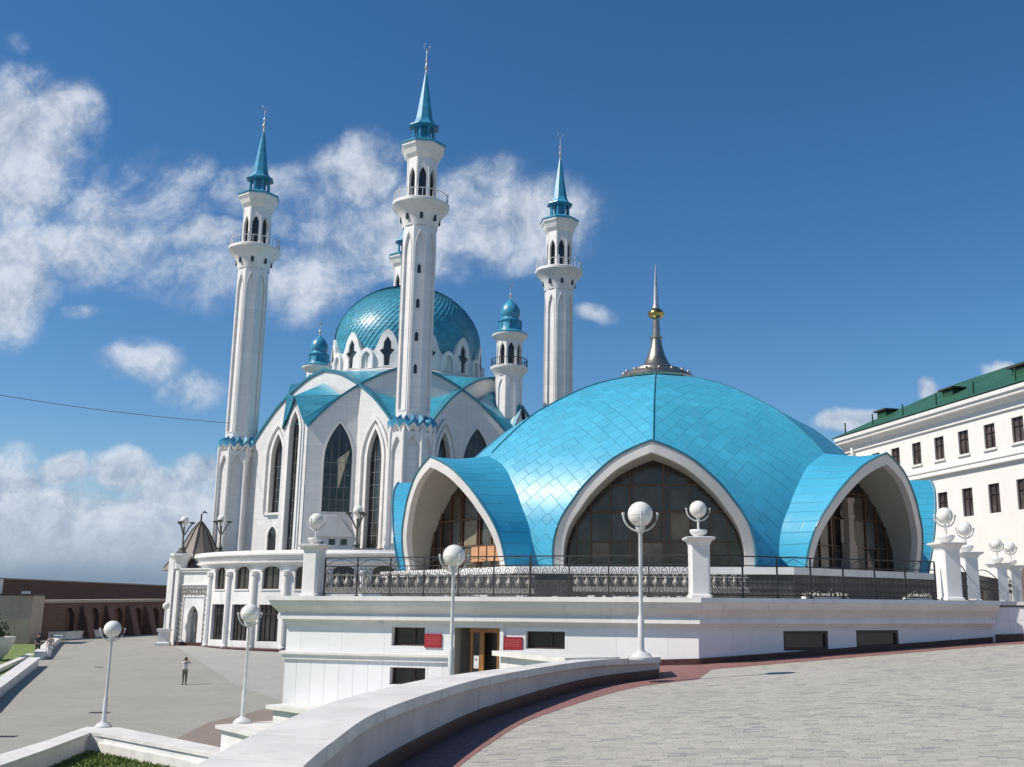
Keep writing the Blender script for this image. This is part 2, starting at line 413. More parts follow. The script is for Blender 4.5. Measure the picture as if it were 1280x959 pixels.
def dd(l):    # drop repeated points
    out = []
    for p in l:
        if not out or abs(p[0]-out[-1][0])+abs(p[1]-out[-1][1]) > 1e-4: out.append(p)
    return out

# ------------------------------------------------------------------ ground
def low_z(Y):
    if Y < 50: return -5.0
    if Y < 95: return -5.0+(Y-50)*1.2/45
    return -3.8+min((Y-95), 60)*.008
g = MB()
xs = [-3000, -600, -200, -80, -40, -20, 0, 20, 60, 200, 600, 3000]
ys = [-1000, -200, -20, 20, 50, 60, 72, 84, 95, 120, 155, 300, 900, 4000]
for y in ys:
    for x in xs: g.v.append(Vector((x, y, low_z(y)-.02)))
for j in range(len(ys)-1):
    for i in range(len(xs)-1):
        a = j*len(xs)+i; g.f.append((a, a+1, a+1+len(xs), a+len(xs)))
structure(g.build('ground', 'earth'))
def low_sheet(name, pts, m, dz, step=4.0):
    """flat paving that follows the lower plaza's gentle slope, clipped into strips along Y"""
    ymin = min(p[1] for p in pts); ymax = max(p[1] for p in pts)
    cuts = sorted(set([ymin, ymax]+[y for y in (50, 95, 155) if ymin < y < ymax]))
    b = MB()
    def clip(poly, y, keep_above):
        out = []
        for i in range(len(poly)):
            a, c = poly[i], poly[(i+1) % len(poly)]
            ia = (a[1] >= y) if keep_above else (a[1] <= y); ic = (c[1] >= y) if keep_above else (c[1] <= y)
            if ia: out.append(a)
            if ia != ic:
                t = (y-a[1])/(c[1]-a[1]); out.append((a[0]+(c[0]-a[0])*t, y))
        return out
    for k in range(len(cuts)-1):
        q = clip(clip(list(pts), cuts[k], True), cuts[k+1], False)
        if len(q) > 2: b.poly([(x, y, low_z(y)+dz) for x, y in q])
    return structure(b.build(name, m))
low_sheet('lower_plaza', [(-75, 12), (10, 12), (10, 130), (-120, 130), (-120, 60)], 'plaza_low', 0)
pa = [at(x, y, Y) for x, y, Y in ((192, 792, 96), (362, 812, 93))]
def lowpt(px, py):      # where a ray meets the lower plaza
    z = -4.5
    for _ in range(30):
        p = onz(px, py, z); z = .5*z+.5*low_z(p.y)
    return (p.x, p.y)
pl = [lowpt(195, 797), lowpt(262, 835), lowpt(296, 857), lowpt(352, 876), lowpt(420, 872), (-2, 60), (-2, 96), (-40, 104)]
low_sheet('plaza_apron', pl, 'plaza_pale', .006)
low_sheet('brown_paving', [lowpt(215, 926), lowpt(262, 903), lowpt(345, 882), lowpt(420, 885), lowpt(420, 950), lowpt(330, 950)], 'brownpave', .010)

# upper plaza: a gently tilted plane
def up_z(x, y): return -1.65+.05*x+.007*y
def on_up(px, py, dz=0):
    r = ray(px, py); t = (-1.65+dz)/(r.z-.05*r.x-.007*r.y); return r*t

# terrace corners
LP, CP, RP = onz(361, 748, .2), None, None
LP = Vector((at(361, 748, 28.6).x, 28.6, 0)); CP = Vector((at(873, 780, 25).x, 25, 0)); RP = Vector((at(1238, 780, 28.6).x, 28.6, 0))
LDIR = (CP-LP).normalized(); LN = Vector((LDIR.y, -LDIR.x, 0))
RDIR = (RP-CP).normalized(); RN = Vector((RDIR.y, -RDIR.x, 0))
QDIR = Vector((.968, -.25, 0)).normalized(); QP = RP+QDIR*22

# curved parapet wall along the plaza edge: inner and outer lines of its cap at level CAPZ
CAPZ = -1.0
inn_px = [(300, 1065), (340, 1005), (378, 959), (420, 924), (470, 891), (545, 864), (624, 843.5), (737, 826), (826, 821.5)]
out_px = [(60, 1065), (160, 1003), (240, 959), (318, 918), (391, 886), (450, 868), (538, 848), (625, 836), (700, 826.5), (768, 820), (820, 817.0)]
INN = [onz(x, y, CAPZ) for x, y in inn_px]; OUT = [onz(x, y, CAPZ) for x, y in out_px]
def resample(pts, n):
    # centripetal smooth resampling by arc length (Catmull-Rom)
    P = [2*pts[0]-pts[1]]+pts+[2*pts[-1]-pts[-2]]; dense = []
    for i in range(1, len(P)-2):
        for k in range(12):
            t = k/12; a, b, c, d = P[i-1], P[i], P[i+1], P[i+2]
            dense.append(.5*((2*b)+(c-a)*t+(2*a-5*b+4*c-d)*t*t+(3*b-a-3*c+d)*t**3))
    dense.append(P[-2])
    L = [0]
    for i in range(1, len(dense)): L.append(L[-1]+(dense[i]-dense[i-1]).length)
    out = []; j = 0
    for k in range(n):
        s = L[-1]*k/(n-1)
        while j < len(L)-2 and L[j+1] < s: j += 1
        t = (s-L[j])/max(1e-9, L[j+1]-L[j]); out.append(dense[j].lerp(dense[j+1], min(1, t)))
    return out
NW = 60
IN = resample(INN, NW); OU = resample(OUT, NW)
# even the width out
for i in range(NW):
    w = (OU[i]-IN[i]); 
def offs(line, d):     # offset to the right-hand side (plan)
    out = []
    for i, p in enumerate(line):
        a = line[max(0, i-1)]; b = line[min(len(line)-1, i+1)]; t = (b-a).normalized()
        out.append(p+Vector((t.y, -t.x, 0))*d)
    return out
def strip_between(mb, A, zA, B, zB):
    o = len(mb.v)
    for p, q in zip(A, B): mb.v += [Vector((p.x, p.y, zA(p) if callable(zA) else zA)), Vector((q.x, q.y, zB(q) if callable(zB) else zB))]
    for i in range(len(A)-1): mb.f.append((o+2*i, o+2*i+1, o+2*i+3, o+2*i+2))
IN_body = offs(IN, -.09); OU_body = offs(OU, .09)
def loop_solid(A, B, zt, zb):
    mb = MB(); strip_between(mb, A, zt, B, zt); strip_between(mb, A, zb, A, zt); strip_between(mb, B, zt, B, zb)
    for k in (0, -1):
        a, b = A[k], B[k]; f = lambda z, p: z(p) if callable(z) else z
        mb.poly([(a.x, a.y, zb if not callable(zb) else zb(a)), (b.x, b.y, zb if not callable(zb) else zb(b)), (b.x, b.y, zt), (a.x, a.y, zt)])
    return mb
t = thing('parapet_wall', 'low curving white wall with broad smooth coping along the upper plaza edge', 'wall', (IN[20].x, IN[20].y, up_z(IN[20].x, IN[20].y)))
cop = MB(); SEG = 4
for s_ in range(0, NW-1, SEG):
    e_ = min(NW-1, s_+SEG); A = [p.copy() for p in IN[s_:e_+1]]; B = [p.copy() for p in OU[s_:e_+1]]
    for L_2 in (A, B):
        d1_ = (L_2[1]-L_2[0]).normalized(); d2_ = (L_2[-2]-L_2[-1]).normalized(); L_2[0] += d1_*.007; L_2[-1] += d2_*.007
    sub = loop_solid(A, B, CAPZ, CAPZ-.11); cop.add(sub.v, sub.f)
cop.build('coping', 'cap', t, 30)
loop_solid(IN_body, OU_body, CAPZ-.113, -5.2).build('wall', 'wallin', t, 30)
pin = offs(IN, -.05); pin2 = offs(IN, -.2)
b = MB(); strip_between(b, pin, lambda p: up_z(p.x, p.y)-.05, pin, lambda p: up_z(p.x, p.y)+.17); strip_between(b, pin, lambda p: up_z(p.x, p.y)+.17, pin2, lambda p: up_z(p.x, p.y)+.17)
b.build('plinth', 'red_granite', t, 30)
RED = [a.lerp(c, .0) for a, c in zip(offs(IN, .62), IN)]; RED = [p_+(offs(IN, .95)[i_]-p_)*max(0, (i_/(NW-1)-.6)/.4) for i_, p_ in enumerate(RED)]
# plaza sheets
far = [Vector((p.x, p.y, 0)) for p in pin]
# along the facades
gap = LP+LDIR*((CP-LP).length-1.15)          # where the plaza meets the left facade
edge = [v.copy() for v in pin]+[gap, CP, RP, QP]
plaza = [(p.x, p.y) for p in edge]+[(60, QP.y), (60, -30), (pin[0].x, -30)]
b = MB(); tr = tessellate_polygon([[Vector((x, y, 0)) for x, y in plaza]])
b.add([(x, y, up_z(x, y)) for x, y in plaza], tr); 
po = structure(b.build('upper_plaza', 'paving'))
# retaining face under the plaza edge beside the stair
b = MB(); a1 = pin[-1]
for a, c in ((a1, gap),):
    b.poly([(a.x, a.y, -5.2), (c.x, c.y, -5.2), (c.x, c.y, up_z(c.x, c.y)), (a.x, a.y, up_z(a.x, a.y))])
b.v += []; ro = structure(b.build('plaza_edge', 'wallin'))
# red border strips
b = MB()
strip_between(b, pin, lambda p: up_z(p.x, p.y)+.004, RED, lambda p: up_z(p.x, p.y)+.004)
c1 = gap-LN*(-.0); ins = lambda p, n, d: p+n*d
e1 = RED[-1]
mid = [Vector((gap.x, gap.y, 0)), Vector((CP.x, CP.y, 0)), Vector((RP.x, RP.y, 0)), Vector((QP.x, QP.y, 0))]
o1 = gap+LN*1.25; o2 = CP+(LN+RN).normalized()*1.7; o3 = RP+Vector((-.1, -1, 0)).normalized()*1.3; o4 = QP+Vector((-.25, -.968, 0))*.7
outl = [o2, o3, o4]
mid = mid[1:]
strip_between(b, mid, lambda p: up_z(p.x, p.y)+.004, outl, lambda p: up_z(p.x, p.y)+.004)
b.poly([(p.x, p.y, up_z(p.x, p.y)+.004) for p in (pin[-1], RED[-1], o2, CP, gap)])
structure(b.build('red_paving_border', 'redpave'))

# ------------------------------------------------------------------ stepped parapets beside the stair
def pier(px0, py0, px1, py1, Y, depth, zb, label, ext=2.0):
    """block whose cap's near edge runs from one pixel to the other"""
    a = at(px0, py0, Y); c = onz(px1, py1, a.z); z = a.z
    d = Vector((c.x-a.x, c.y-a.y, 0)); L = d.length; d.normalize(); n = Vector((-d.y, d.x, 0))
    if n.y < 0: n = -n
    t = thing('stair_parapet', label, 'wall', (a.x, a.y, zb), 'stepped parapets beside the stair')
    def fr(u, v, w): return Vector((a.x, a.y, 0))+d*u+n*w+Vector((0, 0, v))
    b = MB(); b.fbox(fr, 0, L+ext+.2, z-.1, z, 0, depth); b.build('coping', 'cap', t)
    b = MB(); b.fbox(fr, .16, L+ext, zb, z-.103, .14, depth-.12); b.build('wall', 'white', t)
    return a, z, fr
A_, zA, frA = pier(269, 906, 320, 918, 31.5, 2.2, -5.1, 'lower white stepped parapet carrying a globe lamp beside the plaza stair')
B_, zB, frB = pier(332, 881, 391, 889, 28.0, 2.2, -5.1, 'middle white stepped parapet just left of the terrace facade corner')
C_, zC, frC = pier(615, 813.5, 700, 822, 23.2, 1.2, -5.1, 'short white parapet ledge right of the wooden doorway', 0)

# ------------------------------------------------------------------ terrace building
tb = thing('terrace_building', 'long low white building under the terrace with small dark windows and a wooden door', 'building', (CP.x, CP.y, up_z(CP.x, CP.y)))
def wall_frame(P, D, N):
    return lambda u, v, d: P+D*u+Vector((0, 0, v))+N*d
FL = wall_frame(LP, LDIR, LN); FR = wall_frame(CP, RDIR, RN); FQ = wall_frame(RP, QDIR, Vector((QDIR.y, -QDIR.x, 0)))
LL = (CP-LP).length; RL = (RP-CP).length
def uz(px, py, P, D, N):
    q = onplane(px, py, P, N); return (q-P).dot(D), q.z
def rect_px(x0, y0, x1, y1, P, D, N):
    u0, za = uz(x0, y0, P, D, N); u1, zb = uz(x1, y1, P, D, N); return [u0, u1, zb, za]
hol = {}
hol['w1'] = rect_px(490, 784, 530.5, 808, LP, LDIR, LN)
hol['w2'] = rect_px(487.5, 834, 531, 857, LP, LDIR, LN)
hol['w3'] = rect_px(657, 789, 706, 812, LP, LDIR, LN)
hol['door'] = rect_px(568, 784.5, 624, 868, LP, LDIR, LN)
def rl(r): u0, u1, z0, z1 = r; return [(u0, z0), (u1, z0), (u1, z1), (u0, z1)]
ZS0, ZS1 = -1.45, -1.22
# string course splits plain upper cladding from ribbed lower cladding
ud = hol['door']
b = MB(); b.plate(FL, [(0, ZS0), (ud[0], ZS0), (ud[0], hol['door'][3]), (ud[1], hol['door'][3]), (ud[1], -5.2), (LL, -5.2), (LL, -.1), (0, -.1)], [rl(hol['w1']), rl(hol['w3'])], -.35, 0)
b.build('facade_wall', 'facade', tb)
b = MB(); b.plate(FL, [(0, -5.2), (ud[0], -5.2), (ud[0], ZS0-.002), (0, ZS0-.002)], [rl(hol['w2'])], -.35, 0)
b.build('facade_wall', 'facade_low', tb)
r1 = rect_px(979, 789, 1036, 813, CP, RDIR, RN); r2 = rect_px(1070, 788, 1124, 810, CP, RDIR, RN)
b = MB(); b.plate(FR, [(0, -1.6), (RL+.02, -1.6), (RL+.02, -.1), (0, -.1)], [rl(r1), rl(r2)], -.35, 0)
b.build('facade_wall', 'facade', tb)
b = MB(); b.plate(FQ, [(0, -1.3), (22, -1.0), (22, .03), (0, .03)], (), -.35, 0); b.build('facade_wall', 'facade', tb)
b = MB(); FE = wall_frame(LP, Vector((-LN.x, -LN.y, 0)), Vector((-LDIR.x, -LDIR.y, 0)))
b.plate(FE, [(0.36, -5.2), (30, -5.2), (30, -.1), (.36, -.1)], (), -.35, 0); b.build('side_wall', 'facade', tb)
# cornice
prof = [(.0, .2), (.42, .2), (.42, .09), (.37, .085), (.36, .04), (.31, -.06), (.22, -.16), (.15, -.26), (.15, -.29), (.19, -.292), (.19, -.40), (.10, -.405), (.085, -.47), (.03, -.475), (.03, -.55), (0, -.552)]
def sweep(path, prof, closed=False):
    b = MB(); n = len(path); k = len(prof)
    for i, p in enumerate(path):
        if i == 0: nn = path_n(path[0], path[1])
        elif i == n-1: nn = path_n(path[-2], path[-1])
        else:
            a = path_n(path[i-1], p); c = path_n(p, path[i+1]); nn = (a+c); nn = nn/(nn.length**2)*2
        for o, z in prof: b.v.append(Vector((p.x, p.y, 0))+nn*o+Vector((0, 0, z)))
    for i in range(n-1):
        for j in range(k-1): b.f.append((i*k+j, (i+1)*k+j, (i+1)*k+j+1, i*k+j+1))
    b.f.append(tuple(range(k))); b.f.append(tuple((n-1)*k+j for j in range(k-1, -1, -1)))
    return b
def path_n(a, b): d = (b-a).normalized(); return Vector((d.y, -d.x, 0))
Lb = LP-LN*6
sweep([Lb, LP, CP, RP], prof).build('cornice', 'white', tb)
sweep([RP-RDIR*.0+Vector((.25, .2, 0)), QP], [(.0, .18), (.3, .18), (.3, .09), (.1, .07), (.06, .0), (0, -.02)]).build('cornice', 'cap', tb)
sp_ = [(.02, -1.22), (.12, -1.235), (.12, -1.30), (.06, -1.33), (.06, -1.43), (.0, -1.45), (.02, -1.22)]
sweep([Lb, LP, LP+LDIR*(hol['door'][0]-.05)], sp_[:-1]).build('string_course', 'white', tb)
# plinths of dark red granite
b = MB()
b.fbox(FL, LL-1.35, LL, -1.7, -1.06, 0.003, .05); b.fbox(FR, -.045, RL, -1.6, -1.06, .003, .05)
for k in range(12):
    u0 = RL*k/12; u1 = RL*(k+1)/12
    p0 = FR(u0, 0, 0); p1 = FR(u1, 0, 0); z0 = up_z(p0.x, p0.y); z1 = up_z(p1.x, p1.y)
b = MB()
def slope_plinth(b, fr, u0, u1, h, d):
    p0 = fr(u0, 0, 0); p1 = fr(u1, 0, 0); z0 = up_z(p0.x, p0.y); z1 = up_z(p1.x, p1.y)
    vs = [fr(u0, z0-.1, .003), fr(u1, z1-.1, .003), fr(u1, z1+h, .003), fr(u0, z0+h, .003), fr(u0, z0-.1, d), fr(u1, z1-.1, d), fr(u1, z1+h, d), fr(u0, z0+h, d)]
    b.add(vs, [(4, 5, 6, 7), (3, 2, 6, 7), (0, 3, 7, 4), (1, 2, 6, 5)])
slope_plinth(b, FL, LL-1.1, LL+.05, .14, .05); slope_plinth(b, FR, -.05, RL, .14, .05); slope_plinth(b, FQ, .1, 22, .2, .05)
b.build('plinth', 'red_granite', tb)
# terrace slab
slab = [LP+LDIR*.3-LN*.3, CP-LN*.3-RN*.1, RP-RN*.3, QP-Vector((QDIR.y, -QDIR.x, 0))*.3, Vector((60, 95, 0)), Vector((-8, 78, 0))]
b = MB(); b.prism([(p.x, p.y) for p in slab], -.1, .19); b.build('terrace_floor', 'plaza_pale', tb)
# windows
def flat_window(fr, r, parent, mframe='frame_dark', depth=.16, fw=.05, bars=(), surround=None, name='window'):
    u0, u1, z0, z1 = r
    gl = MB(); gl.fbox(fr, u0, u1, z0, z1, -depth-.03, -depth); g = gl.build(name, 'glass', parent)
    b = MB()
    b.fbox(fr, u0, u1, z1-fw, z1, -depth+.002, -depth+.05); b.fbox(fr, u0, u1, z0, z0+fw, -depth+.002, -depth+.05)
    b.fbox(fr, u0, u0+fw, z0+fw, z1-fw, -depth+.002, -depth+.05); b.fbox(fr, u1-fw, u1, z0+fw, z1-fw, -depth+.002, -depth+.05)
    for kind, q in bars:
        if kind == 'v': x = u0+(u1-u0)*q; b.fbox(fr, x-fw*.4, x+fw*.4, z0+fw, z1-fw, -depth+.003, -depth+.04)
        else: z = z0+(z1-z0)*q; b.fbox(fr, u0+fw, u1-fw, z-fw*.4, z+fw*.4, -depth+.003, -depth+.038)
    b.build('frame', mframe, g)
    return g
for r in (hol['w1'], hol['w2'], hol['w3']): flat_window(FL, r, tb, fw=.035, depth=.2, bars=(('v', .62),))
for r in (r1, r2): flat_window(FR, r, tb, fw=.07, depth=.08, bars=())
# door
u0, u1, z0, z1 = hol['door']
dr = MB(); dr.fbox(FL, u0+.30, u1, z0, z1, -1.3, -1.25)
dw = dr.build('door', 'glass_brown', tb)
b = MB(); 
for q0, q1 in ((.33, .40), (.58, .70), (1.06, 1.1)): b.fbox(FL, u0+q0, u0+q1, z0, z1-.12, -.34, -.28)
b.fbox(FL, u0+.3, u1, z1-.12, z1, -.34, -.28); b.fbox(FL, u0+.33, u0+.70, z0, z0+.25, -.34, -.29)
b.build('frame', 'wood', dw)
b = MB(); b.fbox(FL, u0+.40, u0+.58, z0, z1-.12, -.33, -.31); b.build('pane', 'glass', dw)
b = MB(); zc = uz(586, 828, LP, LDIR, LN)[1]; b.fbox(FL, u0+.415, u0+.56, zc-.16, zc+.16, -.309, -.300); b.build('notice', 'paper', dw)
b = MB(); b.fbox(FL, u0+.455, u0+.515, zc+.02, zc+.09, -.299, -.297); b.fbox(FL, u0+.44, u0+.53, zc-.11, zc-.10, -.299, -.297); b.build('notice_print', 'paper_ink', dw)
b = MB(); b.fbox(FL, u0-.0, u1, z1, z1+.10, .002, .05); b.fbox(FL, u1, u1+.10, z0, z1+.10, .002, .05); b.build('door_surround', 'white', tb)
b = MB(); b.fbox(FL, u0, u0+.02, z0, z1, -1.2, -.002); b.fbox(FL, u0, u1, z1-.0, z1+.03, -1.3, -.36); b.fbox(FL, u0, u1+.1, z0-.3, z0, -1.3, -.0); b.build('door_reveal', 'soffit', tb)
b = MB(); q = FL(u0+.62, z1+.2, .1); b.sphere(q, .07, 12, 8); b.fbox(FL, u0+.54, u0+.70, z1+.19, z1+.23, .0, .12); b.build('porch_light', 'white', tb)
b = MB(); q = uz(479, 776, LP, LDIR, LN); b.fbox(FL, q[0]-.05, q[0]+.05, q[1]-.07, q[1]+.07, .002, .12); b.build('junction_box', 'lamp_metal', tb)
def plaque(x0, y0, x1, y1, label):
    u0, u1, z0, z1 = rect_px(x0, y0, x1, y1, LP, LDIR, LN)
    c = FL((u0+u1)/2, z0, 0)
    b = MB(); b.fbox(FL, u0, u1, z0, z1, .004, .035); p = b.build('wall_plaque', 'plaque', None, origin=c); tag(p, label, 'plaque', 'red plaques beside the door')
    b = MB(); H = z1-z0; 
    random.seed(int(x0))
    for k, zz in enumerate((.76, .60, .44, .28)):
        u = u0+.05; e = u1-.05
        while u < e-.02:
            w = random.uniform(.015, .05); b.fbox(FL, u, min(e, u+w), z0+H*zz-.012, z0+H*zz+.012, .036, .038); u += w+random.uniform(.01, .02)
    ln = MB(); 
    o = b.build('lettering', 'plaque_line', None, origin=c); o.location = (0, 0, 0); o.parent = p
plaque(531.5, 792.5, 552, 810, 'dark red plaque on the white facade left of the wooden door')
plaque(628, 796, 653, 812.5, 'dark red plaque on the white facade right of the wooden door')

# ------------------------------------------------------------------ lamps
def globe_bracket(c, r, b, t=.022):
    """cradle ring: two crossed half hoops under the globe with small knobs"""
    for a in (0, PI/2):
        pts = []
        for k in range(13):
            q = PI*(1.02+.96*k/12) if True else 0
            pts.append(c+Vector((math.cos(q)*math.cos(a), math.cos(q)*math.sin(a), math.sin(q)))*(r*1.38))
        if a == 0 or True: b.tube(pts, t, 6)
        for e in (pts[0], pts[-1]):
            b.tube([e, e+Vector((0, 0, r*.22))], t*1.5, 6)
def make_lamp(loc):
    t = thing('globe_lamp', '', 'street lamp', loc); L = Vector(loc)
    b = MB(); b.lathe([(.29, 0), (.29, .05), (.25, .07), (.21, .13), (.11, .17), (.10, .2)], L, 24); b.build('base', 'lamp_metal', t, 35)
    b = MB(); b.lathe([(.075, .2), (.075, .95), (.055, 1.0), (.05, 1.04), (.045, 2.9), (.06, 2.93), (.10, 3.0), (.12, 3.06), (.10, 3.12)], L, 16); b.build('pole', 'lamp_metal', t, 35)
    c = L+Vector((0, 0, 3.38)); b = MB(); globe_bracket(c, .3, b); b.build('bracket', 'lamp_metal', t, 40)
    b = MB(); b.sphere(c, .3, 32, 18); gg = b.build('globe', 'globe', t, 60)
    b = MB(); b.tube([c+Vector((.3*math.cos(2*PI*k/32), .3*math.sin(2*PI*k/32), -.03)) for k in range(32)], .005, 4, True); b.build('seam', 'lamp_metal', gg)
    return t
GL = 'tall globe lamps'
q = at(801.5, 819, 20.6); lamp1 = make_lamp((0, 0, 0)); lamp1.location = (q.x, q.y, CAPZ); lamp1.scale = (.82,)*3
lamp1['label'] = 'nearest globe lamp standing on the end of the curved white wall'; lamp1['group'] = GL
def lampcopy(px, py, Y, sc, label, rz=0, z=None):
    q = at(px, py, Y); return place_copy(lamp1, (q.x, q.y, q.z if z is None else z), rz, sc, label, GL)
q = at(569, 695, 24.4); lampcopy(563, 850, 24.4, .86, 'globe lamp rising in front of the wooden doorway, left of centre', .5, q.z-3.38*.86)
q = at(302, 907, 32.4); lampcopy(303, 905, 32.0, .93, 'globe lamp on the lower stepped parapet in front of the round two-storey wing', .8, zA)
# curb of the planter at lower left
KZ = -4.2
ko = [onz(x, y, KZ) for x, y in ((-90, 977), (0, 943), (60, 925), (108, 908.5), (150, 909.5), (274, 934), (380, 955))]
ki = [onz(x, y, KZ) for x, y in ((-90, 993), (0, 957), (60, 936), (113, 916), (128, 917), (258, 941.5), (345, 961))]
tk = thing('planter_wall', 'low white planter wall turning a corner around the foreground lawn', 'low wall', (ko[3].x, ko[3].y, -5))
def loop2(A, B, zt, zb):
    mb = MB()
    strip_between(mb, A, zt, B, zt); strip_between(mb, A, zb, A, zt); strip_between(mb, B, zt, B, zb)
    for k in (0, -1):
        a, c = A[k], B[k]; mb.poly([(a.x, a.y, zb), (c.x, c.y, zb), (c.x, c.y, zt), (a.x, a.y, zt)])
    return mb
loop2(ko, ki, KZ, KZ-.1).build('coping', 'cap', tk)
koo = offs(ko, .06); kii = offs(ki, -.06)
loop2(koo, kii, KZ-.103, -5.3).build('wall', 'white', tk)
k2 = [onz(x, y, KZ-.30) for x, y in ((121, 921), (175, 930), (243, 946), (330, 968))]; k3 = [onz(x, y, KZ-.30) for x, y in ((122, 929), (175, 939), (222, 948), (300, 972))]
loop2(k2, k3, KZ-.30, -5.3).build('inner_step', 'cap', tk)
q = onz(129, 909, KZ); lampcopy(129, 909, q.y, .97, 'globe lamp on the corner of the low planter wall at lower left', .3, KZ)
# lawn inside
gp = [(p.x, p.y) for p in kii]+[(2, 20), (-60, 20)]
b = MB(); b.add([(x, y, -4.82) for x, y in gp], tessellate_polygon([[Vector((x, y, 0)) for x, y in gp]]))
lw = b.build('lawn', 'grass'); lw['kind'] = 'structure'
# grass blades on the visible corner of that lawn
def blades(name, pts, z, n, h, cnt_seed):
    random.seed(cnt_seed); b = MB()
    xs_ = [p[0] for p in pts]; ys_ = [p[1] for p in pts]
    def inside(x, y):
        c = False; m_ = len(pts)
        for i in range(m_):
            x1, y1 = pts[i]; x2, y2 = pts[(i+1) % m_]
            if (y1 > y) != (y2 > y) and x < (x2-x1)*(y-y1)/(y2-y1)+x1: c = not c
        return c
    k = 0
    while k < n:
        x = random.uniform(min(xs_), max(xs_)); y = random.uniform(min(ys_), max(ys_))
        if not inside(x, y): continue
        k += 1; a = random.uniform(0, PI); w = random.uniform(.02, .045); hh = h*random.uniform(.5, 1.3)
        dx, dy = math.cos(a)*w, math.sin(a)*w; zz = z(x, y) if callable(z) else z
        o = len(b.v); b.v += [Vector((x-dx, y-dy, zz)), Vector((x+dx, y+dy, zz)), Vector((x+random.uniform(-.08, .08), y+random.uniform(-.08, .08), zz+hh))]; b.f.append((o, o+1, o+2))
    o = b.build(name, 'grass', fix=False); o['kind'] = 'stuff'; return o
gv = [onz(x, y, -4.82) for x, y in ((40, 985), (70, 948), (125, 930), (250, 950), (230, 985))]
gvv = [(p.x, p.y) for p in gv]
o = blades('grass', gvv, -4.82, 9000, .10, 3); tag(o, 'short green grass in the foreground planter', 'grass')

# pillar lamps on the terrace edge
def make_pillar(loc):
    t = thing('lamp_pillar', '', 'lamp pillar', loc); L = Vector(loc); s2 = math.sqrt(2)
    def sq(h): return h*s2
    def chsq(h, ch):  # square with cut corners
        return [(h, -h+ch), (h, h-ch), (h-ch, h), (-h+ch, h), (-h, h-ch), (-h, -h+ch), (-h+ch, -h), (h-ch, -h)]
    b = MB()
    def ringstack(stack):
        vs = []; fs = []
        for h, ch, z in stack: vs += [L+Vector((x, y, z)) for x, y in chsq(h, ch)]
        n = 8
        for i in range(len(stack)-1):
            for k in range(n): k2 = (k+1) % n; fs.append((i*n+k, i*n+k2, (i+1)*n+k2, (i+1)*n+k))
        fs.append(tuple(range(n-1, -1, -1))); fs.append(tuple((len(stack)-1)*n+k for k in range(n)))
        b.add(vs, fs)
    ringstack([(.27, .05, 0), (.27, .05, .06), (.235, .05, .08), (.235, .05, 1.22), (.25, .05, 1.25)]); b.build('shaft', 'white', t)
    b = MB(); ringstack([(.25, .05, 1.251), (.28, .04, 1.32), (.35, .03, 1.36), (.36, .03, 1.40), (.30, .03, 1.415)]); b.build('cap', 'white', t)
    b = MB(); b.lathe([(.10, 1.415), (.13, 1.45), (.19, 1.50), (.21, 1.55), (.20, 1.59), (.06, 1.60)], L, 20); b.build('pedestal', 'white', t, 35)
    b = MB(); b.lathe([(.028, 1.60), (.028, 1.86)], L, 10); c = L+Vector((0, 0, 2.08)); globe_bracket(c, .205, b, .017); b.build('bracket', 'lamp_metal', t, 40)
    b = MB(); b.sphere(c, .205, 28, 16); b.build('globe', 'globe', t, 60)
    return t
PG = 'white lamp pillars along the terrace edge'
def ledge_pt(px, P, D, N, inset):
    q = onplane(px, 745, P-N*inset, N); return Vector((q.x, q.y, .2))
p1 = make_pillar((0, 0, 0)); ang = math.atan2(LN.y, LN.x)+PI/2
q = ledge_pt(874.5, LP, LDIR, LN, .05); p1.location = q; p1.rotation_euler = (0, 0, ang+.35); p1['label'] = 'white lamp pillar at the corner of the terrace ledge in front of the central arch'; p1['group'] = PG
place_copy(p1, ledge_pt(390.5, LP, LDIR, LN, .1), ang, .97, 'white lamp pillar at the left end of the terrace ledge, before the round wing', PG)
place_copy(p1, ledge_pt(1187.5, CP, RDIR, RN, .15), ang+.5, 1.08, 'taller white lamp pillar at the right end of the black terrace railing', PG)
q = at(1212, 748, 32.2); place_copy(p1, (q.x, q.y, .19), ang+.5, 1.06, 'white lamp pillar half hidden just right of the railing-end pillar', PG)
q = at(1250.5, 748, 38.5); place_copy(p1, (q.x, q.y, .19), ang+.5, 1.02, 'white gate pillar with a globe lamp near the right edge, left one of that pair', PG)
q = at(1267.5, 748, 40.5); place_copy(p1, (q.x, q.y, .19), ang+.5, 1.02, 'white gate pillar with a globe lamp nearest the right edge of the view', PG)
# little iron gates between those pillars
def curl(b, fr, u, z, r, turns=1.3, t=.012, flip=1, d=0):
    pts = []
    for k in range(14):
        a = turns*2*PI*k/13; rr = r*(1-.7*k/13); pts.append(fr(u+flip*rr*math.cos(a), z+rr*math.sin(a), d))
    b.tube(pts, t, 4)
def gate(pa, pb, label):
    d = (pb-pa); L = d.length; d = d.normalized(); n = Vector((d.y, -d.x, 0)); fr = wall_frame(Vector((pa.x, pa.y, 0)), d, n)
    t = thing('iron_gate', label, 'gate', (pa.x, pa.y, .19), 'wrought iron gates between the right pillars')
    b = MB(); b.tube([fr(.3, .25, 0), fr(L-.3, .25, 0)], .02, 4)
    pts = [fr(.3+(L-.6)*k/12, 1.0+.25*math.sin(PI*k/12), 0) for k in range(13)]; b.tube(pts, .02, 4); b.build('frame', 'iron', t)
    b = MB(); k = .42
    while k < L-.32:
        b.tube([fr(k, .25, 0), fr(k, 1.05, 0)], .011, 4); curl(b, fr, k+.06, .62, .07); curl(b, fr, k+.06, .85, .06, flip=-1); k += .16
    b.build('scrollwork', 'iron', t)
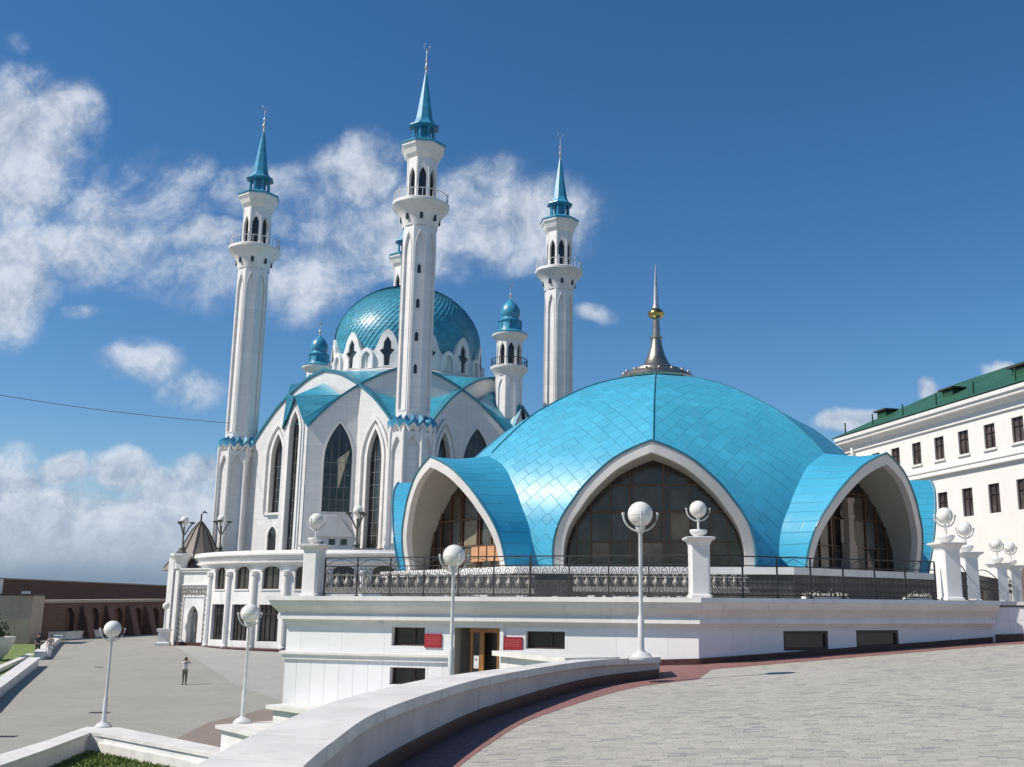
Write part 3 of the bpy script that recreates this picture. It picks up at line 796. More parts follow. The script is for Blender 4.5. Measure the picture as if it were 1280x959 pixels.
q1 = ledge_pt(1187.5, CP, RDIR, RN, .15); q2 = at(1212, 748, 32.2); q2.z = 0; q3 = at(1250.5, 748, 38.5); q4 = at(1267.5, 748, 40.5); q1.z = 0; q3.z = 0; q4.z = 0
gate(q1, q2, 'black scrolled iron gate between the two nearer white pillars at right')
gate(q3, q4, 'black scrolled iron gate between the two far white pillars at right')
gate(q2, q3, 'long black scrolled iron fence section behind the right pillars')

# ------------------------------------------------------------------ railings
def railing(P, D, N, u0, u1, inset, label, ornate, bay=.95, top=1.02, light=False):
    fr0 = wall_frame(P, D, N); fr = lambda u, v, d: fr0(u, v+.2, d-inset)
    c = fr(u0, 0, 0); t = thing('terrace_railing', label, 'railing', c, 'black iron railings along the terrace edge')
    n = max(1, round((u1-u0)/bay)); w = (u1-u0)/n
    b = MB(); b.fbox(fr, u0, u1, top-.03, top, -.02, .02); 
    b.fbox(fr, u0, u1, .06, .085, -.012, .012)
    b.fbox(fr, u0, u1, top-.25, top-.225, -.012, .012)
    b.build('rail', 'iron', t)
    for k in range(n+1):
        b = MB(); b.fbox(fr, u0+k*w-.017, u0+k*w+.017, 0, top-.031, -.017, .017); b.fbox(fr, u0+k*w-.05, u0+k*w+.05, 0, .03, -.05, .05); b.build('post', 'iron', t)
    b = MB()
    for k in range(n):
        a = u0+k*w
        if ornate:
            # arcs in the top band
            pts = [fr(a+w*j/10, top-.225+.17*math.sin(PI*j/10), 0) for j in range(11)]; b.tube(pts, .010, 4)
            m_ = 4
            for j in range(m_):
                x = a+w*(j+.5)/m_
                el = [fr(x+.085*math.cos(q)*(1+.25*math.sin(q)), .42+.30*math.sin(q), 0) for q in [2*PI*i/12 for i in range(12)]]
                b.tube(el, .011, 4, True)
                curl(b, fr, x, .28, .055, 1.2, .010); curl(b, fr, x, .58, .05, 1.2, .010, -1)
                b.tube([fr(x+w/m_/2, .085, 0), fr(x+w/m_/2, top-.25, 0)], .009, 4)
        else:
            if k % 2 == 0:
                b.tube([fr(a+.02, .1, 0), fr(a+w*.5, top-.27, 0), fr(a+w-.02, .1, 0)][:0] or [fr(a+.02, top-.25, 0), fr(a+w*.5, top-.05, 0), fr(a+w-.02, top-.25, 0)], .009, 4)
            m_ = 7
            for j in range(1, m_):
                b.tube([fr(a+w*j/m_, .085, 0), fr(a+w*j/m_, .52, 0)], .011, 4)
            b.tube([fr(a, .52, 0), fr(a+w, .52, 0)], .011, 4)
            for j in range(m_):
                curl(b, fr, a+w*(j+.5)/m_, .34, .06, 1.3, .011); curl(b, fr, a+w*(j+.5)/m_, .18, .05, 1.3, .011, -1)
    b.build('scrollwork', 'iron', t)
uL = lambda px: uz(px, 740, LP, LDIR, LN)[0]; uR = lambda px: uz(px, 740, CP, RDIR, RN)[0]
railing(LP, LDIR, LN, uL(402), uL(660), .12, 'ornate black scrolled railing on the left part of the terrace ledge', True)
railing(LP, LDIR, LN, uL(661), uL(862), .12, 'finely scrolled black railing on the ledge before the central arch', True, bay=1.0)
railing(CP, RDIR, RN, uR(889), uR(1176), .18, 'black railing with open top band on the right part of the terrace ledge', False, bay=1.05)
# snow-white debris-like coping blocks under the rail feet
b = MB(); random.seed(11)
# pale stone edging lumps along the ledge
def lumps(P, D, N, u0, u1, n, seed, label):
    random.seed(seed); b = MB(); fr = wall_frame(P, D, N)
    for k in range(n):
        u = random.uniform(u0, u1); w = random.uniform(.05, .22); h = random.uniform(.015, .05)
        d = random.uniform(-.32, -.16); b.fbox(fr, u, u+w, .201, .201+h, d, d+random.uniform(.04, .09))
    c = fr(u0, .2, -.2); o = b.build('ledge_debris', 'cap', None, origin=c); tag(o, label, 'debris', kind='stuff')
lumps(LP, LDIR, LN, uL(540), uL(860), 38, 5, 'broken bits of white coping lying along the terrace ledge')
# white flowers at the right end
def flowers(px0, px1, label):
    u0, u1 = uR(px0), uR(px1); fr = wall_frame(CP, RDIR, RN); random.seed(int(px0))
    t = thing('flower_trough', label, 'flowers', fr((u0+u1)/2, .2, -.3), 'flower troughs on the terrace ledge')
    b = MB(); b.fbox(fr, u0, u1, .2, .27, -.42, -.22); b.build('trough', 'white', t)
    b = MB()
    for k in range(150):
        p = fr(random.uniform(u0, u1), .27+abs(random.gauss(0, .06)), random.uniform(-.42, -.22)); s = random.uniform(.015, .03)
        a = Vector([random.gauss(0, 1) for _ in range(3)]).normalized(); c = a.cross(Vector([random.gauss(0, 1) for _ in range(3)])).normalized(); e = a.cross(c)
        b.poly([p+c*s, p+e*s, p-c*s, p-e*s])
    b.build('blossom', 'flower', t, fix=False)
    b = MB()
    for k in range(90):
        p = fr(random.uniform(u0, u1), .27+abs(random.gauss(0, .04)), random.uniform(-.42, -.22)); s = random.uniform(.015, .03)
        a = Vector([random.gauss(0, 1) for _ in range(3)]).normalized(); c = a.cross(Vector([random.gauss(0, 1) for _ in range(3)])).normalized(); e = a.cross(c)
        b.poly([p+c*s, p+e*s, p-c*s, p-e*s])
    b.build('leaves', 'leaf', t, fix=False)
flowers(1014, 1068, 'trough of small white flowers on the ledge before the right arch')
flowers(1142, 1172, 'trough of small white flowers beside the railing-end pillar')

# ------------------------------------------------------------------ pavilion
PC = Vector((4.5, 54, 0)); PROT = math.atan2(-13.5, -1.35)
PZ = 1.5
pv = thing('domed_pavilion', 'broad bright blue domed pavilion with pointed arches around its sides', 'pavilion', (PC.x, PC.y, .19))
PH = 4.85; PW = 3.98
aprof = [(1.0, 0), (1.0, .12), (.985, .22), (.945, .33), (.88, .43), (.79, .53), (.69, .635), (.54, .755), (.37, .865), (.18, .945), (0, 1)]
# refine by linear/catmull interpolation
def refine(pr, k=3):
    out = []
    for i in range(len(pr)-1):
        a = pr[max(0, i-1)]; b_ = pr[i]; c = pr[i+1]; d = pr[min(len(pr)-1, i+2)]
        for j in range(k):
            t_ = j/k
            out.append(tuple(.5*((2*b_[q])+(c[q]-a[q])*t_+(2*a[q]-5*b_[q]+4*c[q]-d[q])*t_*t_+(3*b_[q]-a[q]-3*c[q]+d[q])*t_**3) for q in range(2)))
    out.append(pr[-1]); return out
aprof = refine(aprof)
def arch_pts(w, h): # right to left, list of (v, hfrac)
    r = [(v*w, z*h) for v, z in aprof]
    return r+[(-v, z) for v, z in reversed(r[:-1])]
TH_ = .42
outer = arch_pts(PW, PH); inner = arch_pts(PW-TH_, PH-TH_*1.12)
def Rrim(hf): return 12.42+.32*(1-(1-max(0, min(1, hf)))**2)+1.0*max(0, hf)**1.35
RIN = 7.6
DR = [(0, 11.78), (1.6, 11.70), (3.4, 11.22), (4.8, 10.70), (6.1, 10.08), (7.3, 9.42), (8.2, 8.88), (9.3, 7.98), (10.4, 6.95), (11.3, 5.95), (12.0, 4.85), (12.42, 3.8), (12.62, 2.8), (12.68, 2.0), (12.66, 1.5)]
DRr = refine(DR, 7)
AZ = 8*36
b = MB(); S = 0; arc = [0]
for i in range(1, len(DRr)): arc.append(arc[-1]+math.hypot(DRr[i][0]-DRr[i-1][0], DRr[i][1]-DRr[i-1][1]))
def gore_r(phi):
    m_ = (phi/(PI/4)) % 1.0; x = (m_-.5)*PI/4
    flat = math.cos(PI/8)/math.cos(x)
    return 1+(flat-1)*.88, x
rows = []
for i, (r, z) in enumerate(DRr):
    row = []
    for k in range(AZ):
        ph = 2*PI*k/AZ; g_, x = gore_r(ph)
        a = PROT+ph; rr = r*g_
        row.append((PC.x+rr*math.cos(a), PC.y+rr*math.sin(a), z))
    rows.append(row)
def in_vault(x, y, z, grow):
    for k in range(8):
        a = PROT+k*PI/4; dx, dy = x-PC.x, y-PC.y
        rr = dx*math.cos(a)+dy*math.sin(a); v = abs(-dx*math.sin(a)+dy*math.cos(a))
        if rr < RIN+.2 or v > PW: continue
        hf = (z-PZ-.17*max(0, 12.5-rr)*((z-PZ)/PH)**2)/PH
        if hf > 1: continue
        # profile half width at hf
        w = 0
        for q in range(len(aprof)-1):
            if aprof[q][1] <= max(hf, 0) <= aprof[q+1][1]:
                s_ = (max(hf, 0)-aprof[q][1])/max(1e-6, aprof[q+1][1]-aprof[q][1]); w = (aprof[q][0]+(aprof[q+1][0]-aprof[q][0])*s_)*PW; break
        # distance inward measured roughly
        if v < w-grow and hf < 1-grow/PH*1.0: return True
    return False
# per-gore vertices with own uv (split at ridges)
for gk in range(8):
    o = len(b.v); n = 37
    for i, (r, z) in enumerate(DRr):
        for j in range(n):
            ph = gk*PI/4+PI/4*j/36; m_ = j/36; x = (m_-.5)*PI/4
            fl = 1+(math.cos(PI/8)/math.cos(x)-1)*.88
            a = PROT+ph; rr = r*fl
            b.uv[len(b.v)] = (rr*math.tan(x)*1.0, arc[i]); b.v.append(Vector((PC.x+rr*math.cos(a), PC.y+rr*math.sin(a), z)))
    for i in range(len(DRr)-1):
        for j in range(36):
            f = (o+i*n+j, o+i*n+j+1, o+(i+1)*n+j+1, o+(i+1)*n+j)
            c = (b.v[f[0]]+b.v[f[1]]+b.v[f[2]]+b.v[f[3]])/4
            if in_vault(c.x, c.y, c.z, .22): continue
            b.f.append(f)
b.build('dome', 'pav_dome', pv, 25, fix=False)
# ridge seams
b = MB()
for k in range(8):
    a = PROT+k*PI/4; pts = []
    for (r, z) in DRr:
        if r > 10.6: break
        pts.append(PC+Vector((r*math.cos(a), r*math.sin(a), z+.02)))
    b.tube(pts, .035, 5)
b.build('ridge_cap', 'dome_teal_edge', pv)
def petal(k):
    a = PROT+k*PI/4; e = Vector((math.cos(a), math.sin(a), 0)); t_ = Vector((-e.y, e.x, 0))
    P = lambda rr, v, z: PC+e*rr+t_*v+Vector((0, 0, z))
    n = len(outer); NS = 14
    b = MB(); plen = [0]
    for i in range(1, n): plen.append(plen[-1]+math.hypot(outer[i][0]-outer[i-1][0], outer[i][1]-outer[i-1][1]))
    for s in range(NS+1):
        f = s/NS
        for i, (v, h) in enumerate(outer):
            hf = h/PH; R0 = Rrim(hf); rr = R0+(RIN-R0)*f
            zz = PZ+h+.17*(max(0, 12.5-rr))*hf*hf
            side = abs(plen[i]-plen[-1]/2)
            b.uv[len(b.v)] = (R0-rr, side); b.v.append(P(rr, v, zz))
    for s in range(NS):
        for i in range(n-1): b.f.append((s*n+i, s*n+i+1, (s+1)*n+i+1, (s+1)*n+i))
    va = b.build('vault', 'pav_vault', pv, 30, fix=False)
    # rim
    b = MB(); m_ = len(inner)
    def ringat(lst, dr, inset=0):
        H = lst[len(lst)//2][1]; return [P(Rrim(h/H)+dr, v, PZ+h) for v, h in lst]
    o0 = ringat(outer, 0.05); i0 = ringat(inner, .05); o1 = ringat([(v*1.006, h*1.006) for v, h in outer], 0.05); 
    i1 = ringat(inner, -.25)
    vs = o0+i0; fs = [(j, j+1, n+j+1, n+j) for j in range(n-1)]
    b.add(vs, fs); b.add(o0+ringat(outer, -.02), fs)
    b.add(i0+i1, fs)
    for s_ in (0, -1): b.poly([o0[s_], i0[s_], i1[s_]])
    b.build('rim', 'rim', va, 30)
    b = MB(); e0 = ringat([(v*1.0, h) for v, h in outer], .06)
    b.tube([p+Vector((0, 0, .01)) for p in e0], .05, 5); b.build('edge_trim', 'dome_teal_edge', va, 40)
    # soffit, narrowing a little towards the glass
    RG = 11.45
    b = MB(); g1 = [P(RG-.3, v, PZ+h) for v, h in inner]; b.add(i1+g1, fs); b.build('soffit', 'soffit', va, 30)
    # glazing
    fr = lambda u, v, d: P(RG+d, u, PZ+v)
    lo = [(v, h) for v, h in inner]
    b = MB(); b.plate(fr, [(v*1.01, h*1.004) for v, h in lo], (), -.04, 0); gz = b.build('glazing', 'glass_brown', va)
    def hmax(u):
        u = abs(u)
        for q in range(len(inner)//2):
            v0, h0 = inner[q]; v1, h1 = inner[q+1]
            if v1 <= u <= v0: return h0+(h1-h0)*((v0-u)/max(1e-6, v0-v1))
        return inner[0][1]
    def wmax(h):
        for q in range(len(inner)//2):
            v0, h0 = inner[q]; v1, h1 = inner[q+1]
            if h0 <= h <= h1: return v0+(v1-v0)*((h-h0)/max(1e-6, h1-h0))
        return 0
    b = MB()
    for u, w in ((-2.55, .05), (-1.75, .05), (-.95, .09), (-.80, .05), (.42, .09), (.62, .05), (1.5, .05), (2.3, .05), (3.0, .04), (-3.15, .04)):
        hh = hmax(u)
        if hh > .3: b.fbox(fr, u-w/2, u+w/2, 0, hh-.05, .002, .09)
    for h, w in ((1.05, .05), (2.25, .07), (3.35, .06)):
        ww = wmax(h); b.fbox(fr, -ww+.05, ww-.05, h-w/2, h+w/2, .003, .075)
    b.build('mullions', 'frame_brown', va)
    random.seed(40+k)
    b = MB()
    for c0, c1, h0, h1 in ((-2.5, -1.8, 2.3, 3.0), (-1.7, -1.05, 2.3, 3.3), (-1.7, -1.05, 1.1, 2.2), (-.7, .36, .05, 1.0), (.7, 1.45, 2.3, 3.2), (-.7, .36, 1.1, 2.2), (1.55, 2.25, .05, 1.0), (-2.5, -1.8, .05, 1.0), (.7, 1.45, 1.1, 2.2), (.7, 1.45, .05, 1.0), (-1.7, -1.05, .05, 1.0), (-.7, .36, 2.3, 3.3), (1.55, 2.25, 1.1, 2.2)):
        if random.random() < .75 and hmax(max(abs(c0), abs(c1))) > h1+.05: b = MB(); b.fbox(fr, c0, c1, h0, h1, .001, .004); b.build('curtain', random.choice(('curtain', 'curtain', 'pane_grey', 'pane_brown')), va)  # beige curtains, plus grey and brown panes painted as varied reflections
    if k == 7 or k == 1:
        pass
    return fr, va, P
PET = {}
for k in range(8): PET[k] = petal(k)
# which petals sit left and right of the front one (k=0)
# left neighbour: low wood panelling behind the glass; right neighbour: a stone column
frl, val, _ = PET[7]
b = MB()
for j in range(5): b.fbox(frl, .1+j*.62, .62+j*.62, .35, 1.0, .1, .14)
b.build('wood_panels', 'woodpanel', val)
frr, var_, _ = PET[1]
b = MB()
for (w, h0, h1, d) in ((.27, 0, 1.1, .2), (.20, 1.1, 1.25, .17), (.17, 1.25, 2.25, .15), (.23, 2.25, 2.4, .18), (.18, 2.4, 2.9, .15), (.24, 2.9, 3.1, .18)):
    b.fbox(frr, -.1-w, -.1+w, h0, h1, .34-d, .34+d)
b.build('stone_column', 'beige', var_)
# plinth
def octo(R, rot=PI/8): return [(PC.x+R*math.cos(PROT+rot+k*PI/4), PC.y+R*math.sin(PROT+rot+k*PI/4)) for k in range(8)]
b = MB(); b.prism(octo(14.1), 1.22, 1.495); b.build('plinth_coping', 'white', pv)
b = MB(); b.prism(octo(14.0), .19, 1.218); b.build('plinth', 'plinth_dark', pv)
# finial of the pavilion
fz = 12.0
fo = MB(); fo.lathe([(2.0, 11.98), (2.05, 12.1), (1.9, 12.28), (1.85, 12.34), (1.65, 12.42), (1.2, 12.5), (.9, 12.52)], PC, 40)
fin = fo.build('finial', 'steel', pv, 30)
b = MB(); b.lathe([(1.32, 12.35), (1.36, 12.5), (1.3, 12.62), (1.02, 12.66), (.72, 12.9), (.48, 13.35), (.33, 13.9), (.27, 14.3), (.34, 14.36), (.34, 14.46), (.22, 14.5), (.20, 15.1), (.19, 15.5), (.32, 15.56)], PC, 32); b.build('cone', 'steel', fin, 30)
b = MB(); b.sphere(PC+Vector((0, 0, 15.72)), .42, 28, 14, .72); b.lathe([(.44, 15.68), (.46, 15.72), (.44, 15.76)], PC, 28); b.build('ball', 'gold', fin, 40)
b = MB(); b.lathe([(.26, 15.98), (.2, 16.05), (.16, 16.2), (.13, 17.0), (.02, 18.5)], PC, 14); b.build('spike', 'finial', fin, 30)
b = MB()
for k in range(16):
    a = 2*PI*k/16; b = MB(); b.sphere(PC+Vector((1.75*math.cos(a), 1.75*math.sin(a), 12.40)), .10, 10, 6); b.build('knob', 'steel', fin, 40)
fin.location.z -= .34

# pale lattice fences standing before the pavilion plinth
def lattice(px0, px1, Y, label, z0=.19, h=.72):
    a = at(px0, 735, Y); c = at(px1, 735, Y); a.z = 0; c.z = 0; D = (c-a).normalized(); N = Vector((D.y, -D.x, 0)); fr0 = wall_frame(a, D, N); fr = lambda u, v, d: fr0(u, v+z0, d)
    L = (c-a).length; t = thing('lattice_fence', label, 'fence', (a.x, a.y, z0), 'low pale lattice fences before the pavilion')
    b = MB(); b.fbox(fr, 0, L, h-.05, h, -.03, .03); b.fbox(fr, 0, L, 0.05, .22, -.08, .08); b.build('rail', 'lattice', t)
    b = MB(); n = max(2, int(L/.32)); w = L/n
    for k in range(n):
        x = w*(k+.5)
        b.lathe([(.05, .22), (.09, .30), (.10, .38), (.05, .50), (.04, .58), (.06, h-.05)], fr(x, 0, 0), 8)
        pts = [fr(x+w*.42*math.cos(q), .45+.2*math.sin(q), 0) for q in [2*PI*i/10 for i in range(10)]]; b.tube(pts, .02, 4, True)
    b.build('balusters', 'lattice', t)
lattice(402, 668, 33.5, 'low pale lattice fence before the left arches of the pavilion', z0=.3, h=.62)
lattice(716, 936, 36.0, 'low pale lattice fence before the central arch of the pavilion', z0=.42, h=.58)

# ------------------------------------------------------------------ mosque
MC = Vector((-17.6, 108.1, 0)); MA = rad(-78.4); R_M = 16.4; ZP = 3.95
ms = thing('mosque', 'large white mosque with a blue scaled dome, crossing arches and slender blue-tipped minarets', 'mosque', (MC.x, MC.y, low_z(MC.y)))
def pol(r, a): return MC+Vector((r*math.cos(a), r*math.sin(a), 0))
def octr(rf): return rf/math.cos(PI/8)
OA = MA+PI/8           # vertex phase: facet centres look along MA
def facet(c, k, rf):    # frame of facet k of an octagonal tower of flat radius rf
    return frame(c+Vector((math.cos(MA+k*PI/4), math.sin(MA+k*PI/4), 0))*rf, MA+k*PI/4)
def octlathe(prof, c): return MB().lathe([(octr(r), z) for r, z in prof], c, 8, OA)
def crescent(b, c, r):
    pts = []
    fr = lambda u, v: c+Vector((u*math.cos(.3), u*math.sin(.3), v))
    out = []
    for k in range(11):
        q = rad(-60+300*k/10-90+0); out.append((r*math.cos(rad(130+280*k/10)), r*math.sin(rad(130+280*k/10))))
    b.tube([fr(u, v) for u, v in out], [.01+.05*math.sin(PI*k/10) for k in range(11)], 5)
def minaret(c, part_label=None, slits=False):
    c = Vector((c.x, c.y, 0))
    root = MB(); RS = 1.49; tw = math.tan(PI/8)
    # shaft core, recessed panels between raised corners
    octlathe_core = octlathe([(RS-.16, 15.2), (RS-.16, 34.4)], c)
    sh = octlathe_core.build('minaret', 'marble_shaft', ms)
    if part_label: sh['label'] = part_label
    b = MB()
    for k in range(8):
        f = facet(c, k, RS); w = RS*tw
        b.plate(f, [(w, 15.9), (w, 34.3), (-w, 34.3), (-w, 15.9)], [dd(arch_loop(.40, 16.9, 31.8, 33.6, 5))], -.17, 0, back=False)
        b.plate(facet(c, k, RS+.05), dd(arch_loop(.47, 16.8, 31.75, 33.75, 5)), [dd(arch_loop(.40, 16.9, 31.8, 33.6, 5))], -.06, 0, back=False)
    b.build('shaft_panels', 'marble_shaft', sh)
    f = facet(c, 0, RS-.16)
    for z in ((20.6, 23.6, 26.7, 30.0) if slits else ()):
        g = MB(); g.plate(f, dd(arch_loop(.15, z-.42, z+.2, z+.45, 3)), (), 0, .03); g.build('window', 'glass', sh)
    # wide base with ribs
    RB = 1.92; b = octlathe([(RB-.25, ZP-.1), (RB-.25, 15.3)], c)
    for k in range(8):
        f = facet(c, k, RB); w = RB*tw
        b.plate(f, [(w, ZP-.1), (w, 14.9), (-w, 14.9), (-w, ZP-.1)], [dd(arch_loop(.60, ZP+.4, 12.9, 14.5, 6))], -.26, 0, back=False)
    b.build('base', 'marble', sh)
    b = MB()
    for k in range(8):
        a = OA+k*PI/4; p = c+Vector((math.cos(a), math.sin(a), 0))*octr(RB)
        b.lathe([(.14, ZP), (.14, 14.4), (.2, 14.9), (.05, 15.3)], p, 8)
    b.build('ribs', 'white', sh, 30)
    # folded crown at the foot of the shaft
    b = MB(); vs = []
    for (r, zl, zh) in ((RB-.1, 14.5, 15.1), (RB+.26, 15.2, 15.65), (RB+.29, 15.5, 15.98), (RS+.02, 15.9, 16.5)):
        for j in range(32):
            a = MA+j*PI/16; even = (j % 2 == 0)
            vs.append(c+Vector((math.cos(a), math.sin(a), 0))*(r*(1.0 if even else 1.0)) + Vector((0, 0, zh if even else zl)))
    fs1 = [(j, (j+1) % 32, 32+(j+1) % 32, 32+j) for j in range(32)]
    b.add(vs[:64], fs1); b.build('corbel', 'white', sh)
    b = MB(); fs2 = [(i*32+j, i*32+(j+1) % 32, (i+1)*32+(j+1) % 32, (i+1)*32+j) for i in range(2) for j in range(32)]
    b.add(vs[32:], fs2); b.build('crown', 'spire_blue', sh)
    # balcony
    b = MB(); n = 32; prof = [(1.58, 34.2), (1.66, 34.6), (1.80, 35.2), (2.15, 35.75), (2.5, 36.15), (2.62, 36.3), (2.62, 36.55), (2.55, 36.62), (1.4, 36.62)]
    vs = []
    for r, z in prof:
        for j in range(n):
            a = MA+2*PI*j/n; lob = 1+.035*abs(math.sin(4*2*PI*j/n/1.0))*(1 if r > 2 else .4); vs.append(c+Vector((r*lob*math.cos(a), r*lob*math.sin(a), z)))
    fs = [(i*n+j, i*n+(j+1) % n, (i+1)*n+(j+1) % n, (i+1)*n+j) for i in range(len(prof)-1) for j in range(n)]
    b.add(vs, fs); bl = b.build('balcony', 'white', sh, 35)
    for k in range(8):
        g = MB(); f = facet(c, k, 1.79); g.plate(f, dd(arch_loop(.13, 34.75, 35.25, 35.5, 3)), (), -.25, .08); g.build('slit', 'glass', bl)
    b = MB()
    for j in range(32):
        a = 2*PI*j/32; p = c+Vector((2.5*math.cos(a), 2.5*math.sin(a), 0)); r_ = .055 if j % 4 == 0 else .028
        b.lathe([(r_, 36.6), (r_, 37.75 if j % 4 == 0 else 37.45)], p, 5)
    ring = [c+Vector((2.5*math.cos(2*PI*j/32), 2.5*math.sin(2*PI*j/32), 37.45)) for j in range(32)]; b.tube(ring, .045, 5, True)
    b.build('railing', 'lamp_metal', bl)
    # lantern storey
    RL_ = 1.36; b = octlathe([(RL_-.35, 36.6), (RL_-.35, 40.6)], c); b.build('lantern_core', 'glass', sh)
    b = MB()
    for k in range(8):
        f = facet(c, k, RL_); w = RL_*tw
        b.plate(f, [(w, 36.6), (w*1.12, 41.3), (-w*1.12, 41.3), (-w, 36.6)], [dd(arch_loop(.36, 37.0, 38.9, 40.0, 5))], -.3, 0, back=False)
    b.build('lantern', 'white', sh)
    b = octlathe([(RL_+.02, 41.0), (1.62, 41.35), (1.78, 41.8), (1.98, 42.1), (2.0, 42.35), (1.2, 42.4)], c); b.build('cornice', 'white', sh)
    b = octlathe([(2.03, 42.3), (2.08, 42.38), (2.08, 42.5), (1.55, 42.75), (1.25, 42.95), (1.0, 43.0)], c)
    for k in range(8):
        a = OA+k*PI/4; p = c+Vector((math.cos(a), math.sin(a), 0)); b.lathe([(.13, 42.9), (.10, 44.5)], c+Vector((math.cos(a), math.sin(a), 0))*1.0, 6)
    b.lathe([(octr(.62), 42.9), (octr(.62), 44.6)], c, 8, OA)
    b.lathe([(octr(1.02), 44.3), (octr(1.38), 44.42), (octr(1.34), 44.55), (octr(.95), 44.85), (octr(.78), 45.25), (octr(.09), 50.2)], c, 8, OA)
    sp = b.build('spire', 'spire_blue', sh)
    b = MB(); b.lathe([(.12, 50.0), (.16, 50.2), (.07, 50.3), (.06, 50.5), (.2, 50.75), (.07, 51.0), (.05, 51.3), (.15, 51.5), (.05, 51.7), (.045, 52.4), (.03, 52.7)], c, 8)
    crescent(b, c+Vector((0, 0, 53.0)), .30); b.build('finial', 'finial', sp)
    return sh
minaret(pol(R_M, MA), 'nearest minaret, tallest in view, with four slit windows', True)
minaret(pol(R_M, MA+PI/2)); minaret(pol(R_M, MA+PI)); minaret(pol(R_M, MA-PI/2))

def turret(c):
    c = Vector((c.x, c.y, 0)); tw = math.tan(PI/8); RS = 1.28
    sh = octlathe([(RS-.12, 10), (RS-.12, 22.3)], c).build('turret', 'marble_shaft', ms)
    b = MB()
    for k in range(8):
        f = facet(c, k, RS); w = RS*tw
        b.plate(f, [(w, 10), (w, 22.2), (-w, 22.2), (-w, 10)], [dd(arch_loop(.34, 10.5, 20.6, 21.7, 5))], -.13, 0, back=False)
    b.build('shaft_panels', 'marble_shaft', sh)
    b = MB(); b.lathe([(1.35, 22.0), (1.5, 22.4), (1.8, 22.7), (1.86, 22.8), (1.86, 23.0), (1.2, 23.05)], c, 24); bl = b.build('balcony', 'white', sh, 35)
    b = MB()
    for j in range(24):
        a = 2*PI*j/24; b.lathe([(.03, 23), (.03, 23.8)], c+Vector((1.78*math.cos(a), 1.78*math.sin(a), 0)), 5)
    b.tube([c+Vector((1.78*math.cos(2*PI*j/24), 1.78*math.sin(2*PI*j/24), 23.8)) for j in range(24)], .04, 5, True); b.build('railing', 'iron', bl)
    RL_ = 1.2; octlathe([(RL_-.3, 23), (RL_-.3, 25.6)], c).build('lantern_core', 'glass', sh)
    b = MB()
    for k in range(8):
        f = facet(c, k, RL_); w = RL_*tw
        b.plate(f, [(w, 23), (w*1.12, 25.9), (-w*1.12, 25.9), (-w, 23)], [dd(arch_loop(.31, 23.2, 24.6, 25.4, 5))], -.25, 0, back=False)
    b.build('lantern', 'white', sh)
    MB().lathe([(1.35, 25.75), (1.5, 25.95), (1.72, 26.1), (1.78, 26.2), (1.78, 26.32), (1.2, 26.4)], c, 24).build('cornice', 'white', sh, 35)
    b = MB(); b.lathe([(1.80, 26.33), (1.82, 26.42), (1.5, 26.6), (1.18, 26.75), (1.1, 27.0), (1.08, 27.6), (1.2, 27.7), (1.2, 27.8), (.95, 27.95), (.88, 28.1), (1.0, 28.4), (1.02, 28.7), (.93, 29.1), (.7, 29.5), (.4, 29.8), (.18, 30.0), (.1, 30.15)], c, 24)
    for j in range(8):
        a = j*PI/4; b.lathe([(.07, 26.7), (.07, 27.7)], c+Vector((1.12*math.cos(a), 1.12*math.sin(a), 0)), 5)
    cp = b.build('cap_dome', 'spire_blue', sh, 35)
    b = MB(); b.lathe([(.1, 30.1), (.14, 30.3), (.05, 30.4), (.13, 30.6), (.04, 30.75), (.03, 31.4)], c, 8); crescent(b, c+Vector((0, 0, 31.7)), .25); b.build('finial', 'finial', cp)
for k in (0, 2): turret(pol(13.6, MA+PI/4+k*PI/2))

CURVE = [(0, 22.1), (2.0, 21.6), (4.1, 20.55), (6.1, 19.2), (7.4, 18.05), (8.8, 16.6), (9.9, 15.3), (10.6, 14.4), (11.6, 13.0)]
CURVE = refine(CURVE, 3)
def curve_z(u):
    u = abs(u)
    for q in range(len(CURVE)-1):
        if CURVE[q][0] <= u <= CURVE[q+1][0]:
            return CURVE[q][1]+(CURVE[q+1][1]-CURVE[q][1])*(u-CURVE[q][0])/(CURVE[q+1][0]-CURVE[q][0])
    return CURVE[-1][1]
def pane(fr, c, w, z0, h0, h1, parent, nv=3, dz=1.15, d=-.38):
    g = MB(); g.plate(fr, dd(arch_loop(w+.02, z0-.02, h0, h1+.02, 6, c)), (), d-.03, d); p = g.build('window', 'glass', parent)
    b = MB()
    for k in range(1, nv+1):
        u = c-w+2*w*k/(nv+1); top = h0+(h1-h0)*(1-abs(u-c)/w)*.95; b.fbox(fr, u-.035, u+.035, z0, top, d+.002, d+.06)
    z = z0+dz
    while z < h0+.2: b.fbox(fr, c-w, c+w, z-.03, z+.03, d+.003, d+.05); z += dz
    b.build('mullions', 'frame_grey', p)
    return p
def surround(b, fr, c, w, z0, h0, h1, t, d0, d1):
    b.plate(fr, dd(arch_loop(w+t, z0-.0, h0, h1+t*1.5, 7, c)), [dd(arch_loop(w, z0+.02, h0, h1, 7, c))], d0, d1, back=False)
